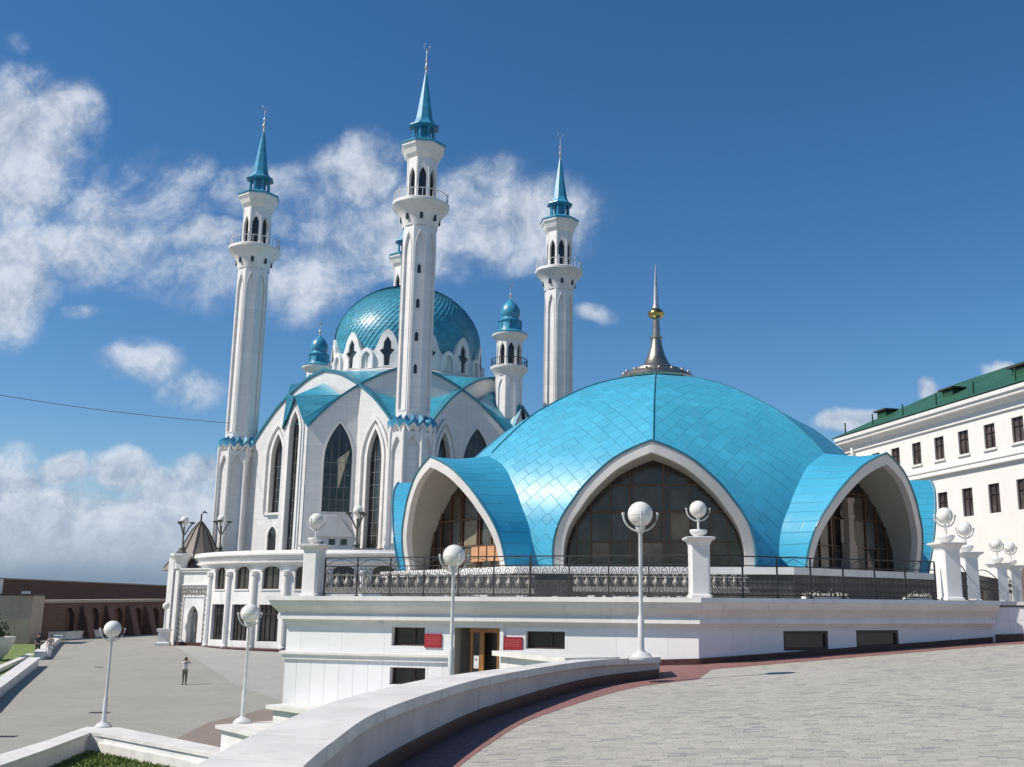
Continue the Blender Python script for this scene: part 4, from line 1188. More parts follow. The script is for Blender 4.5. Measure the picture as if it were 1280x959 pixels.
def side(a, kind, idx):
    fr = frame(pol(11.6, a), a)
    if kind == 'M': um = 10.7; wins = [(-7.25, .92, 4.9, 12.9, 15.8), (7.25, .92, 4.9, 12.9, 15.8)]
    else: um = 9.25; wins = [(-6.4, 1.28, 8.2, 13.0, 16.5), (6.4, 1.28, 8.2, 13.0, 16.5)]
    if kind == 'M' and idx == 3: wins[0] = (-5.85, .82, 8.6, 14.0, 16.4)
    top = [(u, z) for u, z in CURVE if u <= um]+[(um, curve_z(um))]
    outl = [(um, ZP-.1)]+[p for p in reversed(top)]+[(-u, z) for u, z in top[1:]]+[(-um, ZP-.1)]
    outl = dd(outl)
    b = MB(); b.plate(fr, outl, [dd(arch_loop(w, z0, h0, h1, 7, c)) for c, w, z0, h0, h1 in wins], -.5, 0)
    wl = b.build('wall', 'marble', ms)
    for c, w, z0, h0, h1 in wins:
        b = MB()
        if kind == 'M':
            surround(b, fr, c, w, z0, h0, h1, .30, .0, .16); surround(b, fr, c, w+.62, z0, h0+.2, h1+.8, .22, .0, .26)
            b.fbox(fr, c-w-.3, c+w+.3, z0-.18, z0-.002, 0, .3)
        else:
            surround(b, fr, c, w, z0, h0, h1, .12, .0, .06)
        b.build('window_surround', 'white', wl)
    for c, w, z0, h0, h1 in wins:
        pn = pane(fr, c, w, z0, h0, h1, wl, 2 if kind == 'M' else 3)
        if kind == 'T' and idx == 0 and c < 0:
            kb = MB(); kb.plate(fr, [(c+.1, 10.3), (c+.5, 11.9), (c+1.0, 14.0), (c-.1, 13.1)], (), -.34, -.33); kb.build('curtain', 'curtain2', pn)  # cream kite on the glass, painted as a reflection of the golden sky
    if kind == 'M' and idx == 3:
        b = MB(); b.plate(fr, dd(arch_loop(.62, 4.6, 6.4, 7.3, 5, -5.85)), [], .0, .03); b.build('window', 'glass', wl)
        b = MB(); surround(b, fr, -5.85, .62, 4.6, 6.4, 7.3, .22, .0, .16); b.build('window_surround', 'white', wl)
    # blue coping along the arch
    b = MB(); pts = [(u, curve_z(u)) for u in [(-um+2*um*k/48) for k in range(49)]]; vs = []
    for u, z in pts:
        vs += [fr(u, z-.03, .16), fr(u, z+.22, .16), fr(u, z+.30, -.55), fr(u, z-.03, -.55)]
    b.add(vs, [(4*i+j, 4*i+(j+1) % 4, 4*i+4+(j+1) % 4, 4*i+4+j) for i in range(48) for j in range(4)]); b.build('arch_coping', 'dome_teal_edge', ms)
    return fr, wl
SIDES = {}
for k in range(4):
    SIDES[('M', k)] = side(MA+PI/4+k*PI/2, 'M', k)
    SIDES[('T', k)] = side(MA+k*PI/2, 'T', k)
# bays that truncate the second square's corners
for k in range(4):
    a = MA+PI/4+k*PI/2; d = 14.8; w = 1.62; fr = frame(pol(d, a), a)
    zt = 16.6
    c0, cw, z0, h0, h1 = .05, .66, 4.7, 15.6, 17.6
    top = 16.9
    b = MB(); b.plate(fr, [(w, ZP-.1), (w, 16.2), (1.25, 16.6), (.05, 19.3), (-1.25, 16.6), (-w, 16.2), (-w, ZP-.1)], [dd(arch_loop(cw, z0, h0, h1, 7, c0))], -.5, 0)
    wl = b.build('bay_wall', 'marble', ms)
    b = MB(); surround(b, fr, c0, cw, z0, h0, h1, .26, 0, .2); surround(b, fr, c0, cw+.26, z0, h0+.1, h1+.4, .22, 0, .1)
    b.fbox(fr, -1.1, 1.2, z0-.2, z0-.002, 0, .3); b.build('window_surround', 'white', wl)
    pane(fr, c0, cw, z0, h0, h1, wl, 2)
    # folded blue roof of the bay
    b = MB()
    A1 = fr(w+.1, 15.9, .12); A2 = fr(1.2, 16.7, .34); A3 = fr(0.05, 19.0, .46); A4 = fr(-1.1, 16.7, .34); A5 = fr(-w-.1, 15.9, .12)
    # the roof is drawn back to the arch it leans on
    def back(u, z, dep): return fr(u, z, -dep)
    B1 = back(2.6, 17.6, 1.2); B2 = back(3.4, 19.2, 2.2); B3 = back(0.0, 20.9, 3.3); B4 = back(-3.4, 19.2, 2.2); B5 = back(-2.6, 17.6, 1.2)
    vs = [A1, A2, A3, A4, A5, B1, B2, B3, B4, B5]
    fs = [(0, 1, 5), (1, 6, 5), (1, 2, 6), (2, 7, 6), (2, 3, 7), (3, 8, 7), (3, 9, 8), (3, 4, 9)]
    b.add(vs, [f for f in fs if len(f) > 2], [(p.x*.7+p.y*.7, p.z*1.3) for p in vs])
    b.build('bay_roof', 'mosque_blue', ms)
# corner roofs and inner roof
def tip_roof(a, kind):
    """roof between the two arch curves that meet at a corner of one square"""
    b = MB(); n = 12; vs = []; uv = []
    h = 11.6; u0 = 4.8 if kind == 'M' else 4.8; u1 = 10.4 if kind == 'M' else 9.1
    for i in range(n+1):
        u = u0+(u1-u0)*i/n; z = curve_z(u)+.1
        pl_ = pol(h, a+PI/4)+Vector((math.sin(a+PI/4), -math.cos(a+PI/4), 0))*u; pr_ = pol(h, a-PI/4)+Vector((-math.sin(a-PI/4), math.cos(a-PI/4), 0))*u
        for j in range(7):
            t_ = j/6; p = pl_.lerp(pr_, t_); sag = (1-(2*t_-1)**2)*((1.2 if kind == 'M' else 1.9)*(1-i/n))
            vs.append(Vector((p.x, p.y, z-sag))); uv.append((t_*6, i*.55))
    b.add(vs, [(i*7+j, i*7+j+1, (i+1)*7+j+1, (i+1)*7+j) for i in range(n) for j in range(6)], uv)
    b.build('corner_roof', 'mosque_blue', ms)
for k in range(4): tip_roof(MA+k*PI/2, 'M'); tip_roof(MA+PI/4+k*PI/2, 'T')
b = MB(); vs = []; uv = []; n = 64
for i, (f_) in enumerate((0, .3, .65, 1)):
    for j in range(n):
        ph = 2*PI*j/n; m_ = (ph/(PI/4)) % 1; x = (m_-.5)*PI/4
        # outer edge runs along the visible arch in each octant
        ro = 11.45/math.cos(x); u = 11.45*math.tan(abs(x)); zo = curve_z(u)+.05
        r = ro+(7.6-ro)*f_; z = zo+(22.7-zo)*(f_**.8); a = MA+PI/8*0+ph+PI/8
        vs.append(pol(r, a+0)+Vector((0, 0, z))); uv.append((j*.8, f_*4))
# octants are centred on the side directions MA + k*45deg
vs = []; 
for i, (f_) in enumerate((0, .3, .65, 1)):
    for j in range(n):
        ph = 2*PI*j/n; k_ = round(ph/(PI/4)); x = ph-k_*PI/4
        ro = 11.3/math.cos(x); u = 11.6*math.tan(abs(x)); zo = curve_z(u)+.05
        r = ro+(7.6-ro)*f_; z = zo+(22.75-zo)*(f_**.8)
        vs.append(pol(r, MA+ph)+Vector((0, 0, z)))
fs = [(i*n+j, i*n+(j+1) % n, (i+1)*n+(j+1) % n, (i+1)*n+j) for i in range(3) for j in range(n)]
b.add(vs, fs, uv); b.build('inner_roof', 'mosque_blue', ms)
# drum and scalloped gables
MB().lathe([(8.1, 22.3), (8.4, 22.4), (8.4, 22.65), (8.1, 22.78), (7.0, 22.8)], MC, 48).build('drum_ring', 'white', ms, 30)
b = MB().lathe([(6.75, 22.5), (6.75, 25.6)], MC, 48); dm = b.build('drum', 'marble', ms, 30)
for k in range(12):
    a = rad(-95.5)+k*PI/6; fr0 = frame(pol(8.0, a), a)
    fr = (lambda f: lambda u, v, d: f(u, v, d-(v-22.8)*.02-abs(u)**2*.07))(fr0)
    half = [(1.93, 22.8), (1.93, 24.35), (1.62, 24.45), (1.28, 24.75), (1.0, 25.3), (.82, 25.9), (.55, 26.4), (.2, 26.75), (0, 26.85)]
    oo = half+[(-u, z) for u, z in reversed(half[:-1])]
    wh = [(.28, 23.1), (.34, 24.15), (.78, 24.7), (.42, 24.85), (.38, 25.5), (0, 26.1)]
    hole = wh+[(-u, z) for u, z in reversed(wh[:-1])]
    b = MB(); b.plate(fr, oo, [hole], -.55, 0); gb = b.build('drum_gable', 'white', dm)
    b = MB(); b.plate(fr0, [(u*1.06, z+(.03 if z > 24 else -.03)) for u, z in hole], (), -.32, -.28); b.build('gable_window', 'glass', dm)
    # small rounded lobes between the gables
    a2 = a+PI/12; fr2 = frame(pol(7.95, a2), a2)
    b = MB(); b.plate(fr2, dd(arch_loop(.78, 22.8, 23.9, 25.0, 6)), [dd(arch_loop(.52, 22.85, 23.8, 24.6, 5))], -.5, .25); b.plate(fr2, dd(arch_loop(.55, 22.8, 23.8, 24.62, 5)), (), -.3, -.1)
    b.build('drum_lobe', 'white', dm)
# dome
DP = refine([(6.7, 23.3), (7.1, 24.2), (7.4, 25.2), (7.62, 26.5), (7.58, 27.8), (7.15, 29.1), (6.35, 30.4), (5.2, 31.55), (3.9, 32.4), (2.5, 33.0), (1.2, 33.35), (.3, 33.5)], 4)
b = MB(); n = 96; L_ = [0]
for i in range(1, len(DP)): L_.append(L_[-1]+math.hypot(DP[i][0]-DP[i-1][0], DP[i][1]-DP[i-1][1]))
for i, (r, z) in enumerate(DP):
    for j in range(n+1):
        a = 2*PI*j/n; b.uv[len(b.v)] = (60*j/n*.62, L_[i]); b.v.append(MC+Vector((r*math.cos(a), r*math.sin(a), z)))
for i in range(len(DP)-1):
    for j in range(n): b.f.append((i*(n+1)+j, i*(n+1)+j+1, (i+1)*(n+1)+j+1, (i+1)*(n+1)+j))
dmo = b.build('dome', 'spire_blue', ms, 60, fix=False)
def dome_pt(sv, au, lift=0):
    sv = max(0, min(L_[-1]-.001, sv))
    for i in range(len(L_)-1):
        if L_[i] <= sv <= L_[i+1]:
            f_ = (sv-L_[i])/(L_[i+1]-L_[i]); r_ = DP[i][0]+(DP[i+1][0]-DP[i][0])*f_; z_ = DP[i][1]+(DP[i+1][1]-DP[i][1])*f_
            dr, dz = DP[i+1][0]-DP[i][0], DP[i+1][1]-DP[i][1]; l_ = math.hypot(dr, dz)
            return MC+Vector(((r_+lift*dz/l_)*math.cos(au), (r_+lift*dz/l_)*math.sin(au), z_-lift*dr/l_))
b = MB(); random.seed(21); row = 0; sv = .35
while sv < L_[-1]-.3:
    rr_ = (dome_pt(sv, 0)-MC); rr_ = math.hypot(rr_.x, rr_.y)
    cnt = 84 if rr_ > 3.2 else (42 if rr_ > 1.3 else 20); hgt = .42
    for k in range(cnt):
        au = (k+.5*(row % 2))*2*PI/cnt; da = PI/cnt*.98; t1, t2 = random.gauss(0, .008), random.gauss(0, .008); o_ = .012
        P_ = [dome_pt(sv+hgt, au+da, o_), dome_pt(sv+hgt, au-da, o_), dome_pt(sv+.12, au-da, .055+t1), dome_pt(sv-.16, au, .095+(t1+t2)/2), dome_pt(sv+.12, au+da, .055+t2)]
        o = len(b.v); b.v += P_
        for q_, (x_, y_) in enumerate(((1, 1), (0, 1), (0, .5), (.5, 0), (1, .5))): b.uv[o+q_] = (k+.1+x_*.8, row+.1+y_*.8)
        b.f.append((o, o+1, o+3)) ; b.f.append((o+1, o+2, o+3)); b.f.append((o, o+3, o+4))
    sv += .34; row += 1
b.build('dome_scales', 'mosque_dome', dmo, fix=False)
b = MB(); b.lathe([(.5, 33.35), (.4, 33.7), (.15, 34), (.3, 34.4), (.1, 34.8), (.06, 36.5)], MC, 12); crescent(b, MC+Vector((0, 0, 37)), .5); b.build('finial', 'gold', dmo, 40)

# round two-storey podium of the mosque
RP_ = 19.5; nb = 36
pod = MB(); wn_ = []
pw = MB(); fr_list = []
hw = RP_*math.sin(rad(5)); rfp = RP_*math.cos(rad(5))
zb = -4.35
podm = MB()
vis = []
for k in range(nb):
    ac = rad(-4.4-10*k); fr = frame(pol(rfp, ac), ac); adeg = (-4.4-10*k)
    front = -160 < adeg < -60
    if front:
        hl = [dd([(.92, 1.2), (.92, 2.75)]+[(.92*math.cos(q), 2.75+.38*math.sin(q)) for q in [PI*i/8 for i in range(1, 8)]]+[(-.92, 2.75), (-.92, 1.2)]), [(1.08, -3.15), (1.08, -.1), (-1.08, -.1), (-1.08, -3.15)]]
        podm.plate(fr, [(hw, zb), (hw, 4.2), (-hw, 4.2), (-hw, zb)], hl, -.35, 0, back=False); vis.append((ac, fr))
    else: podm.plate(fr, [(hw, zb), (hw, 4.2), (-hw, 4.2), (-hw, zb)], (), -.35, 0, back=False)
pd = podm.build('podium', 'white', ms)
pd['label'] = 'round two-storey white podium with arched upper windows'
for ac, fr in vis:
    g = MB(); g.fbox(fr, -1.0, 1.0, 1.1, 3.25, -.3, -.26); w1 = g.build('window', 'glass', pd)
    b = MB(); b.fbox(fr, -.03, .03, 1.2, 3.1, -.258, -.2)
    for u in (-.62, .62): b.fbox(fr, u-.025, u+.025, 1.2, 2.95, -.258, -.2)
    b.fbox(fr, -.9, .9, 1.2, 1.28, -.258, -.2); b.build('mullions', 'frame_dark', w1)
    g = MB(); g.fbox(fr, -1.15, 1.15, -3.2, -.05, -.32, -.28); w2 = g.build('window', 'glass', pd)
    b = MB(); b.fbox(fr, -1.0, 1.0, -.95, -.88, -.278, -.2)
    for u in (-.55, 0, .55): b.fbox(fr, u-.03, u+.03, -3.15, -.1, -.277, -.2)
    b.build('mullions', 'frame_dark', w2)
for ac, fr in vis:
    b = MB()   # arch moulding over each upper window
    pts = [fr(1.05*math.cos(q), 2.72+.5*math.sin(q), .03) for q in [PI*i/10 for i in range(11)]]; b.tube(pts, .06, 5)
    b.build('arch_moulding', 'white', pd, 30)
    b = MB(); b.fbox(fr, -1.0, 1.0, 1.08, 1.19, .002, .09); b.build('window_sill', 'white', pd)
for k in range(10):
    b = MB(); a = rad(-159.4+10*k+.0); p = pol(RP_+.04, a)
    b.lathe([(.34, -3.9), (.34, -3.6), (.26, -3.5), (.24, 2.3), (.34, 2.4), (.36, 2.7), (.26, 2.75)], p, 10); b.build('half_column', 'white', pd, 35)
b = MB(); b.lathe([(19.3, 3.1), (19.62, 3.12), (19.64, 3.3), (19.9, 3.42), (19.92, 3.55), (19.75, 3.6), (20.0, 4.0), (20.15, 4.05), (20.15, 4.2), (19.9, 4.25), (19.85, 4.45), (19.4, 4.45), (19.3, 4.1)], MC, 72, caps=False); b.build('cornice', 'white', pd, 25)
b = MB(); b.lathe([(19.4, -4.4), (19.95, -4.4), (19.95, -3.78), (19.8, -3.7), (19.5, -3.69)], MC, 72, caps=False); b.build('plinth', 'red_granite', pd, 25)
MB().lathe([(19.45, 4.05), (19.45, 4.1), (.5, 4.14)], MC, 48).build('podium_roof', 'grey_roof', pd)
# rooftop structure before the front wall
frr2 = frame(pol(11.6, MA), MA)
q0 = onplane(418, 690, frr2(0, 0, 5.0), Vector((math.cos(MA), math.sin(MA), 0))); uq = (q0-pol(16.6, MA)).dot(Vector((-math.sin(MA), math.cos(MA), 0)))
fr = frame(pol(16.0, MA), MA)
b = MB(); b.plate(fr, [(uq+1.75, 4.0), (uq+1.75, 5.6), (uq+1.1, 7.5), (uq-1.6, 7.7), (uq-1.75, 5.6), (uq-1.75, 4.0)], (), -3.0, 0)
b.plate(fr, [(uq+1.55, 5.7), (uq+.2, 7.55), (uq-.9, 7.5), (uq-1.6, 5.7)], (), 0.0, .25)
sv = b.build('roof_vent_house', 'rim', ms)
b = MB()
for k in range(3): b.fbox(fr, uq-1.55+k*1.0, uq-1.0+k*1.0, 5.0, 5.5, .0, .02)
b.build('vents', 'glass', sv)
b = MB(); b.fbox(fr, uq+2.0, uq+6.5, 4.0, 4.75, -1.6, -1.2); b.build('roof_parapet', 'rim', ms)
b = MB(); b.fbox(fr, uq+3.1, uq+6.0, 4.0, 4.5, .1, .6); b.build('roof_parapet', 'beige', ms)
# small twin gables on the podium roof

# three-armed lamps
def arm_lamp(loc, label, first=None, sc=1.0, rz=0):
    if first is not None: return place_copy(first, loc, rz, sc, label)
    t = thing('three_armed_lamp', label, 'lamp', (0, 0, 0), 'three-armed lamps on the mosque terrace')
    b = MB(); b.lathe([(.42, 0), (.42, .12), (.2, .35), (.3, .5), (.12, .75), (.08, 1.0), (.08, 2.4), (.12, 2.5)], (0, 0, 0), 12); b.build('post', 'lamp_dark', t, 35)
    for k in range(3):
        a = k*2*PI/3+.3; e = Vector((math.cos(a), math.sin(a), 0)); b = MB()
        b.tube([e*.05+Vector((0, 0, 1.7)), e*.28+Vector((0, 0, 2.1)), e*.5+Vector((0, 0, 2.55)), e*.72+Vector((0, 0, 2.8))], .06, 6)
        p = e*.72; b.lathe([(.05, 2.78), (.24, 2.85), (.28, 2.96), (.05, 3.0)], (p.x, p.y, 0), 12); b.build('arm', 'lamp_dark', t, 35)
    b = MB(); b.lathe([(.1, 2.5), (.08, 2.75), (.2, 2.85)], (0, 0, 0), 12); b.sphere((0, 0, 3.12), .40, 20, 12); b.build('globe', 'globe', t, 60)
    t.location = loc; t.scale = (sc,)*3; t.rotation_euler = (0, 0, rz)
    return t
q = at(274.5, 689, 96.2); l3 = arm_lamp((q.x, q.y, 4.43), 'three-armed dark lamp on the podium cornice against the left minaret base', rz=.3)
q = at(445, 694, 90.5); arm_lamp((q.x, q.y, 4.43), 'three-armed dark lamp before the tall narrow window left of the front minaret', l3, 1.12, .8)

# ------------------------------------------------------------------ gatehouse
Yg = 97.5
ga = at(212, 795, Yg+.8); gb_ = at(261, 800, Yg-1.8); ga.z = gb_.z = 0
GD = (gb_-ga).normalized(); GN = Vector((GD.y, -GD.x, 0)); GLn = (gb_-ga).length; gz = low_z(Yg)
gh = thing('gatehouse', 'small white gatehouse with carved portal and pointed grey tent roof beside the round wing', 'gatehouse', (ga.x, ga.y, gz))
fr = wall_frame(ga, GD, GN)
z712 = at(235, 712, Yg).z
def gu(px): return (onplane(px, 750, ga, GN)-ga).dot(GD)
def gzv(py): return at(235, py, Yg).z
zt = gzv(711)
dcx = gu(242.5); dw_ = (gu(249)-gu(236))/2
b = MB(); b.plate(fr, [(0, gz-.1), (GLn+1.5, gz-.1), (GLn+1.5, zt), (0, zt)], [dd(arch_loop(dw_, gz-.05, gzv(772), gzv(757), 6, dcx))], -.5, 0)
b.fbox(fr, 0, GLn+1.5, gz-.1, zt-.02, -9, -8.6); b.fbox(fr, 0, .4, gz-.1, zt-.02, -8.6, -.5)
gw = b.build('wall', 'white', gh)
b = MB(); b.plate(fr, dd(arch_loop(dw_+.1, gz-.05, gzv(772), gzv(757)+.1, 6, dcx)), (), -1.3, -1.2); b.build('doorway', 'glass', gh)
b = MB(); b.plate(fr, dd(arch_loop(dw_*.35, gz-.02, gzv(775), gzv(768), 5, dcx+dw_*.5)), (), -1.19, -1.1); b.build('door', 'frame_brown', gh)
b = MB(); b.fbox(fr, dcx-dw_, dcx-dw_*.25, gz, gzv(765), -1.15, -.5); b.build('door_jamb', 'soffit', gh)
# carved band framing the portal
b = MB(); xa, xb = gu(227), gu(259); zc = gzv(737); random.seed(3)
def carve(u, z, r):
    for kk in range(3): curl(b, fr, u+random.uniform(-.05, .05), z+random.uniform(-.05, .05), r*random.uniform(.6, 1), 1.0, .035, random.choice((-1, 1)), d=.06)
z = gz+.6
while z < zc: carve(xa, z, .22); carve(xb, z, .22); z += .42
u = xa
while u <= xb: carve(u, zc, .24); carve(u, zc-.38, .2); u += .42
b.build('carved_band', 'lattice', gh)
b = MB(); b.plate(fr, [(xa-.45, gz), (xa-.45, zc+.45), (xb+.4, zc+.45), (xb+.4, gz), (xb+.34, gz), (xb+.34, zc+.38), (xa-.38, zc+.38), (xa-.38, gz)], (), 0.002, .12); b.plate(fr, [(xa+.3, gz), (xa+.3, zc-.62), (xb-.3, zc-.62), (xb-.3, gz), (xb-.36, gz), (xb-.36, zc-.68), (xa+.36, zc-.68), (xa+.36, gz)], (), .002, .08); b.build('portal_frame', 'white', gh)
b = MB(); b.fbox(fr, -.15, GLn, zt-.3, zt-.1, .002, .2); b.fbox(fr, -.2, GLn, zt-.1, zt+.02, .002, .3); b.build('cornice', 'white', gh)
b = MB(); b.fbox(fr, 0, GLn, gz-.05, gz+.3, .002, .15); b.build('plinth', 'red_granite', gh)
xp = gu(221.5)
b = MB(); b.fbox(fr, xp-.95, xp-.25, gz, zt+1.0, .003, .5); b.fbox(fr, xp-.1, xp+.35, gz, zt-.1, .002, .35)
c_ = fr(xp-.0, 0, -.1)
b.lathe([(.62, zt+.0), (.62, zt+.5), (.75, zt+.8), (1.0, zt+1.2), (1.0, zt+1.4), (.5, zt+1.42)], c_, 8, PI/8); b.build('corner_pillar', 'white', gh)
b = MB(); b.fbox(fr, -1.2, 0, gzv(733), zt-.15, -6, -1.0); b.build('side_bay', 'white', gh)
b = MB(); b.fbox(fr, -2.0, .3, zt-.15, zt+.12, -6.5, -.8); b.build('side_bay_roof', 'tent', gh)
tc = at(247.5, 700, 101.5); za = at(247.5, 652, 101.5).z
b = MB(); tcz = Vector((tc.x, tc.y, 0)); b.lathe([(3.3, zt-.1), (3.1, zt+.15), (1.75, zt+1.9), (.75, zt+3.8), (.12, za)], tcz, 12, .1); tr_ = b.build('tent_roof', 'tent', gh)
b = MB()
for k in range(12): 
    a = .1+2*PI*k/12; b.tube([tcz+Vector((r*math.cos(a), r*math.sin(a), z)) for r, z in ((3.12, zt+.17), (1.77, zt+1.93), (.77, zt+3.83), (.14, za))], .05, 4)
b.build('roof_ribs', 'vent', tr_)
b = MB(); b.tube([tcz+Vector((0, 0, za-.1)), tcz+Vector((0, 0, za+.7)), tcz+Vector((.25, 0, za+.95)), tcz+Vector((.6, 0, za+.8))], [.09, .07, .12, .03], 6); b.build('finial', 'vent', tr_)
q = fr(xp-.0, zt+1.42, -.1); arm_lamp(q, 'three-armed dark lamp on the corner pillar of the gatehouse', l3, .98, .1)
# small globe lamp on a white block by the gatehouse
q = at(204.5, 797, 96.5); q.z = low_z(96.5)
t = thing('block_lamp', 'tiny far globe lamp on a white block at the corner of the gatehouse', 'lamp', q)
b = MB(); b.lathe([(.85, 0), (.85, .25), (.6, .35), (.6, 1.2), (.8, 1.3), (.8, 1.5)], q, 4, PI/4+.2); b.build('block', 'white', t)
b = MB(); b.lathe([(.12, 1.5), (.07, 1.7), (.07, 3.2), (.12, 3.3)], q, 8); b.build('pole', 'lamp_metal', t)
b = MB(); b.sphere(q+Vector((0, 0, 3.5)), .32, 16, 10); b.build('globe', 'globe', t, 60)

# ------------------------------------------------------------------ fortress wall and far left
def long_wall(name, label, p0, p1, z0, z1a, z1b, thick, m, cat='wall', holes=None, merl=False):
    d = (p1-p0); L = d.length; d = d.normalized(); n = Vector((d.y, -d.x, 0)); fr = wall_frame(p0, d, n)
    t = thing(name, label, cat, (p0.x, p0.y, z0)); b = MB()
    b.plate(fr, [(0, z0-1), (L, z0-1), (L, z1b), (0, z1a)], holes(L) if holes else (), -thick, 0)
    b.build('wall_body', m, t); return t, fr, L
pA = at(-60, 740, 118); pB = at(240, 740, 146); za_ = at(-60, 721.5, 118).z; zb_ = at(240, 734.5, 146).z; pA.z = pB.z = 0
fw, frf, Lf = long_wall('fortress_wall', 'long dark red brick fortress wall behind the lower plaza', pA, pB, -4, za_, zb_, 2.2, 'brick')
b = MB(); b.plate(frf, [(0, za_+.01), (Lf, zb_+.01), (Lf, zb_+.16), (0, za_+.16)], (), -2.35, .15); b.build('wall_coping', 'beige', fw)
pC = at(30, 770, 104); pD = at(215, 770, 128); zc_ = at(30, 754.5, 104).z; zd_ = at(215, 752, 128).z; pC.z = pD.z = 0
def arc_holes(L):
    hs = []
    for px in (86, 117, 147, 171, 193):
        q = onplane(px, 775, pC, Vector(((pD-pC).normalized().y, -(pD-pC).normalized().x, 0))); u = (q-pC).dot((pD-pC).normalized())
        hs.append(dd(arch_loop(.85, -3.4, -1.6, -.55, 5, u)))
    return hs
lw_, frl_, Ll = long_wall('brick_terrace_wall', 'lower brick retaining wall with dark arched niches and pale coping', pC, pD, -4, zc_, zd_, 3, 'brick', holes=arc_holes)
b = MB(); b.plate(frl_, [(0, zc_+.01), (Ll, zd_+.01), (Ll, zd_+.3), (0, zc_+.3)], (), -3.2, .2); b.build('wall_coping', 'beige', lw_)
b = MB(); b.fbox(frl_, 0, Ll, -4.2, .0, -.7, -.5); b.build('niche_back', 'brick', lw_)
for px in (103, 133, 160, 182):
    q = onplane(px, 775, pC, Vector(((pD-pC).normalized().y, -(pD-pC).normalized().x, 0))); u = (q-pC).dot((pD-pC).normalized())
    b = MB(); b.plate(lambda a, c, d, u=u: frl_(u+d, c, a), [(0, -4.2), (1.6, -4.2), (.9, -2.0), (.3, -.4), (0, -.4)], (), -.5, .5); b.build('buttress', 'brick', lw_)
# beige block building
b0 = at(-50, 745, 96); b1 = at(42, 745, 97.5); zbt = at(20, 744.5, 97).z; b0.z = b1.z = 0
D_ = (b1-b0).normalized(); N_ = Vector((D_.y, -D_.x, 0)); fr = wall_frame(b0, D_, N_); Lb_ = (b1-b0).length
t = thing('beige_building', 'plain beige rendered block at the far left in front of the brick wall', 'building', b0+Vector((0, 0, -4)))
b = MB(); b.fbox(fr, 0, Lb_, -5, zbt, -4.5, 0); b.build('wall', 'beige', t)
b = MB(); b.fbox(fr, -.1, Lb_+.1, zbt+.002, zbt+.15, -4.6, .1); b.build('roof_edge', 'vent', t)
q = at(-6, 730, 97); b = MB(); uu = (q-b0).dot(D_); b.fbox(fr, uu-3, uu-.0, zbt+.15, zbt+1.5, -3, -1); b.build('white_kiosk', 'white', t)
b = MB(); qq = at(29, 744, 97); uu = (qq-b0).dot(D_); b.fbox(fr, uu-.35, uu+.3, zbt+.15, zbt+.4, -1, -.4); b.build('roof_box', 'cap', t)
# pale curbs at the far left
def curb(name, label, pxs, h, w, group=None, m='cap', cat='kerb'):
    pts = []
    for x, y in pxs:
        p = lowpt(x, y); pts.append(Vector((p[0], p[1], low_z(p[1]))))
    t = thing(name, label, cat, pts[0], group); b = MB(); c = MB()
    for mb, e, z0, z1 in ((b, 0, -.1, h-.1), (c, .08, h-.098, h)):
        L1 = offs(pts, -w/2-e); L2 = offs(pts, w/2+e); o = len(mb.v)
        for p, q in zip(L1, L2):
            g_ = low_z(p.y); mb.v += [Vector((p.x, p.y, g_+z0)), Vector((p.x, p.y, g_+z1)), Vector((q.x, q.y, g_+z1)), Vector((q.x, q.y, g_+z0))]
        for i in range(len(pts)-1):
            for j in range(4): mb.f.append((o+4*i+j, o+4*i+(j+1) % 4, o+4*i+4+(j+1) % 4, o+4*i+4+j))
        mb.f.append((o, o+1, o+2, o+3)); k = o+4*(len(pts)-1); mb.f.append((k, k+1, k+2, k+3))
    b.build('wall', 'white', t); c.build('coping', m, t)
curb('low_curb', 'long pale low kerb wall running below the brick arches', [(28, 800), (80, 799), (140, 795), (208, 790)], .75, .5)
curb('planter_curb', 'white low wall of the far left lawn, farther piece beyond the walkers', [(48, 825), (72, 802)], .6, .6, 'white low walls of the far left lawn')
curb('planter_curb', 'white low wall of the far left lawn, nearer piece at the frame edge', [(-60, 912), (0, 866), (42, 833)], .6, .6, 'white low walls of the far left lawn')
curb('planter_curb', 'thin pale kerb crossing the far left lawn', [(-60, 866), (0, 839), (38, 822)], .3, .3, 'white low walls of the far left lawn')
gpl = [lowpt(-60, 905), lowpt(0, 862), lowpt(40, 830), lowpt(66, 803), lowpt(30, 801), lowpt(-60, 803)]
low_sheet('left_lawn', gpl, 'grass', .012)
# white curved planter and dark shrub at the edge
q = lowpt(-9, 826); q = Vector((q[0], q[1], low_z(q[1])))
t = thing('flared_planter', 'flared white planter bowl cut by the left edge of the view', 'planter', q)
b = MB(); b.lathe([(.5, 0), (.9, .5), (1.25, 1.3), (1.35, 1.7), (1.25, 1.7), (1.1, 1.3)], q, 24); b.build('bowl', 'cap', t, 35)
random.seed(9); b = MB()
for k in range(500):
    p = q+Vector((random.gauss(0, .3), random.gauss(0, .3), 1.5+abs(random.gauss(0, .6)))); s = random.uniform(.08, .18)
    a = Vector([random.gauss(0, 1) for _ in range(3)]).normalized(); c = a.cross(Vector([random.gauss(0, 1) for _ in range(3)])).normalized(); e = a.cross(c)
    b.poly([p+c*s, p+e*s*.5, p-c*s, p-e*s*.5])
o = b.build('shrub', 'leaf', None, fix=False, origin=q); tag(o, 'dark bushy shrub growing in the flared planter at the left edge', 'shrub')

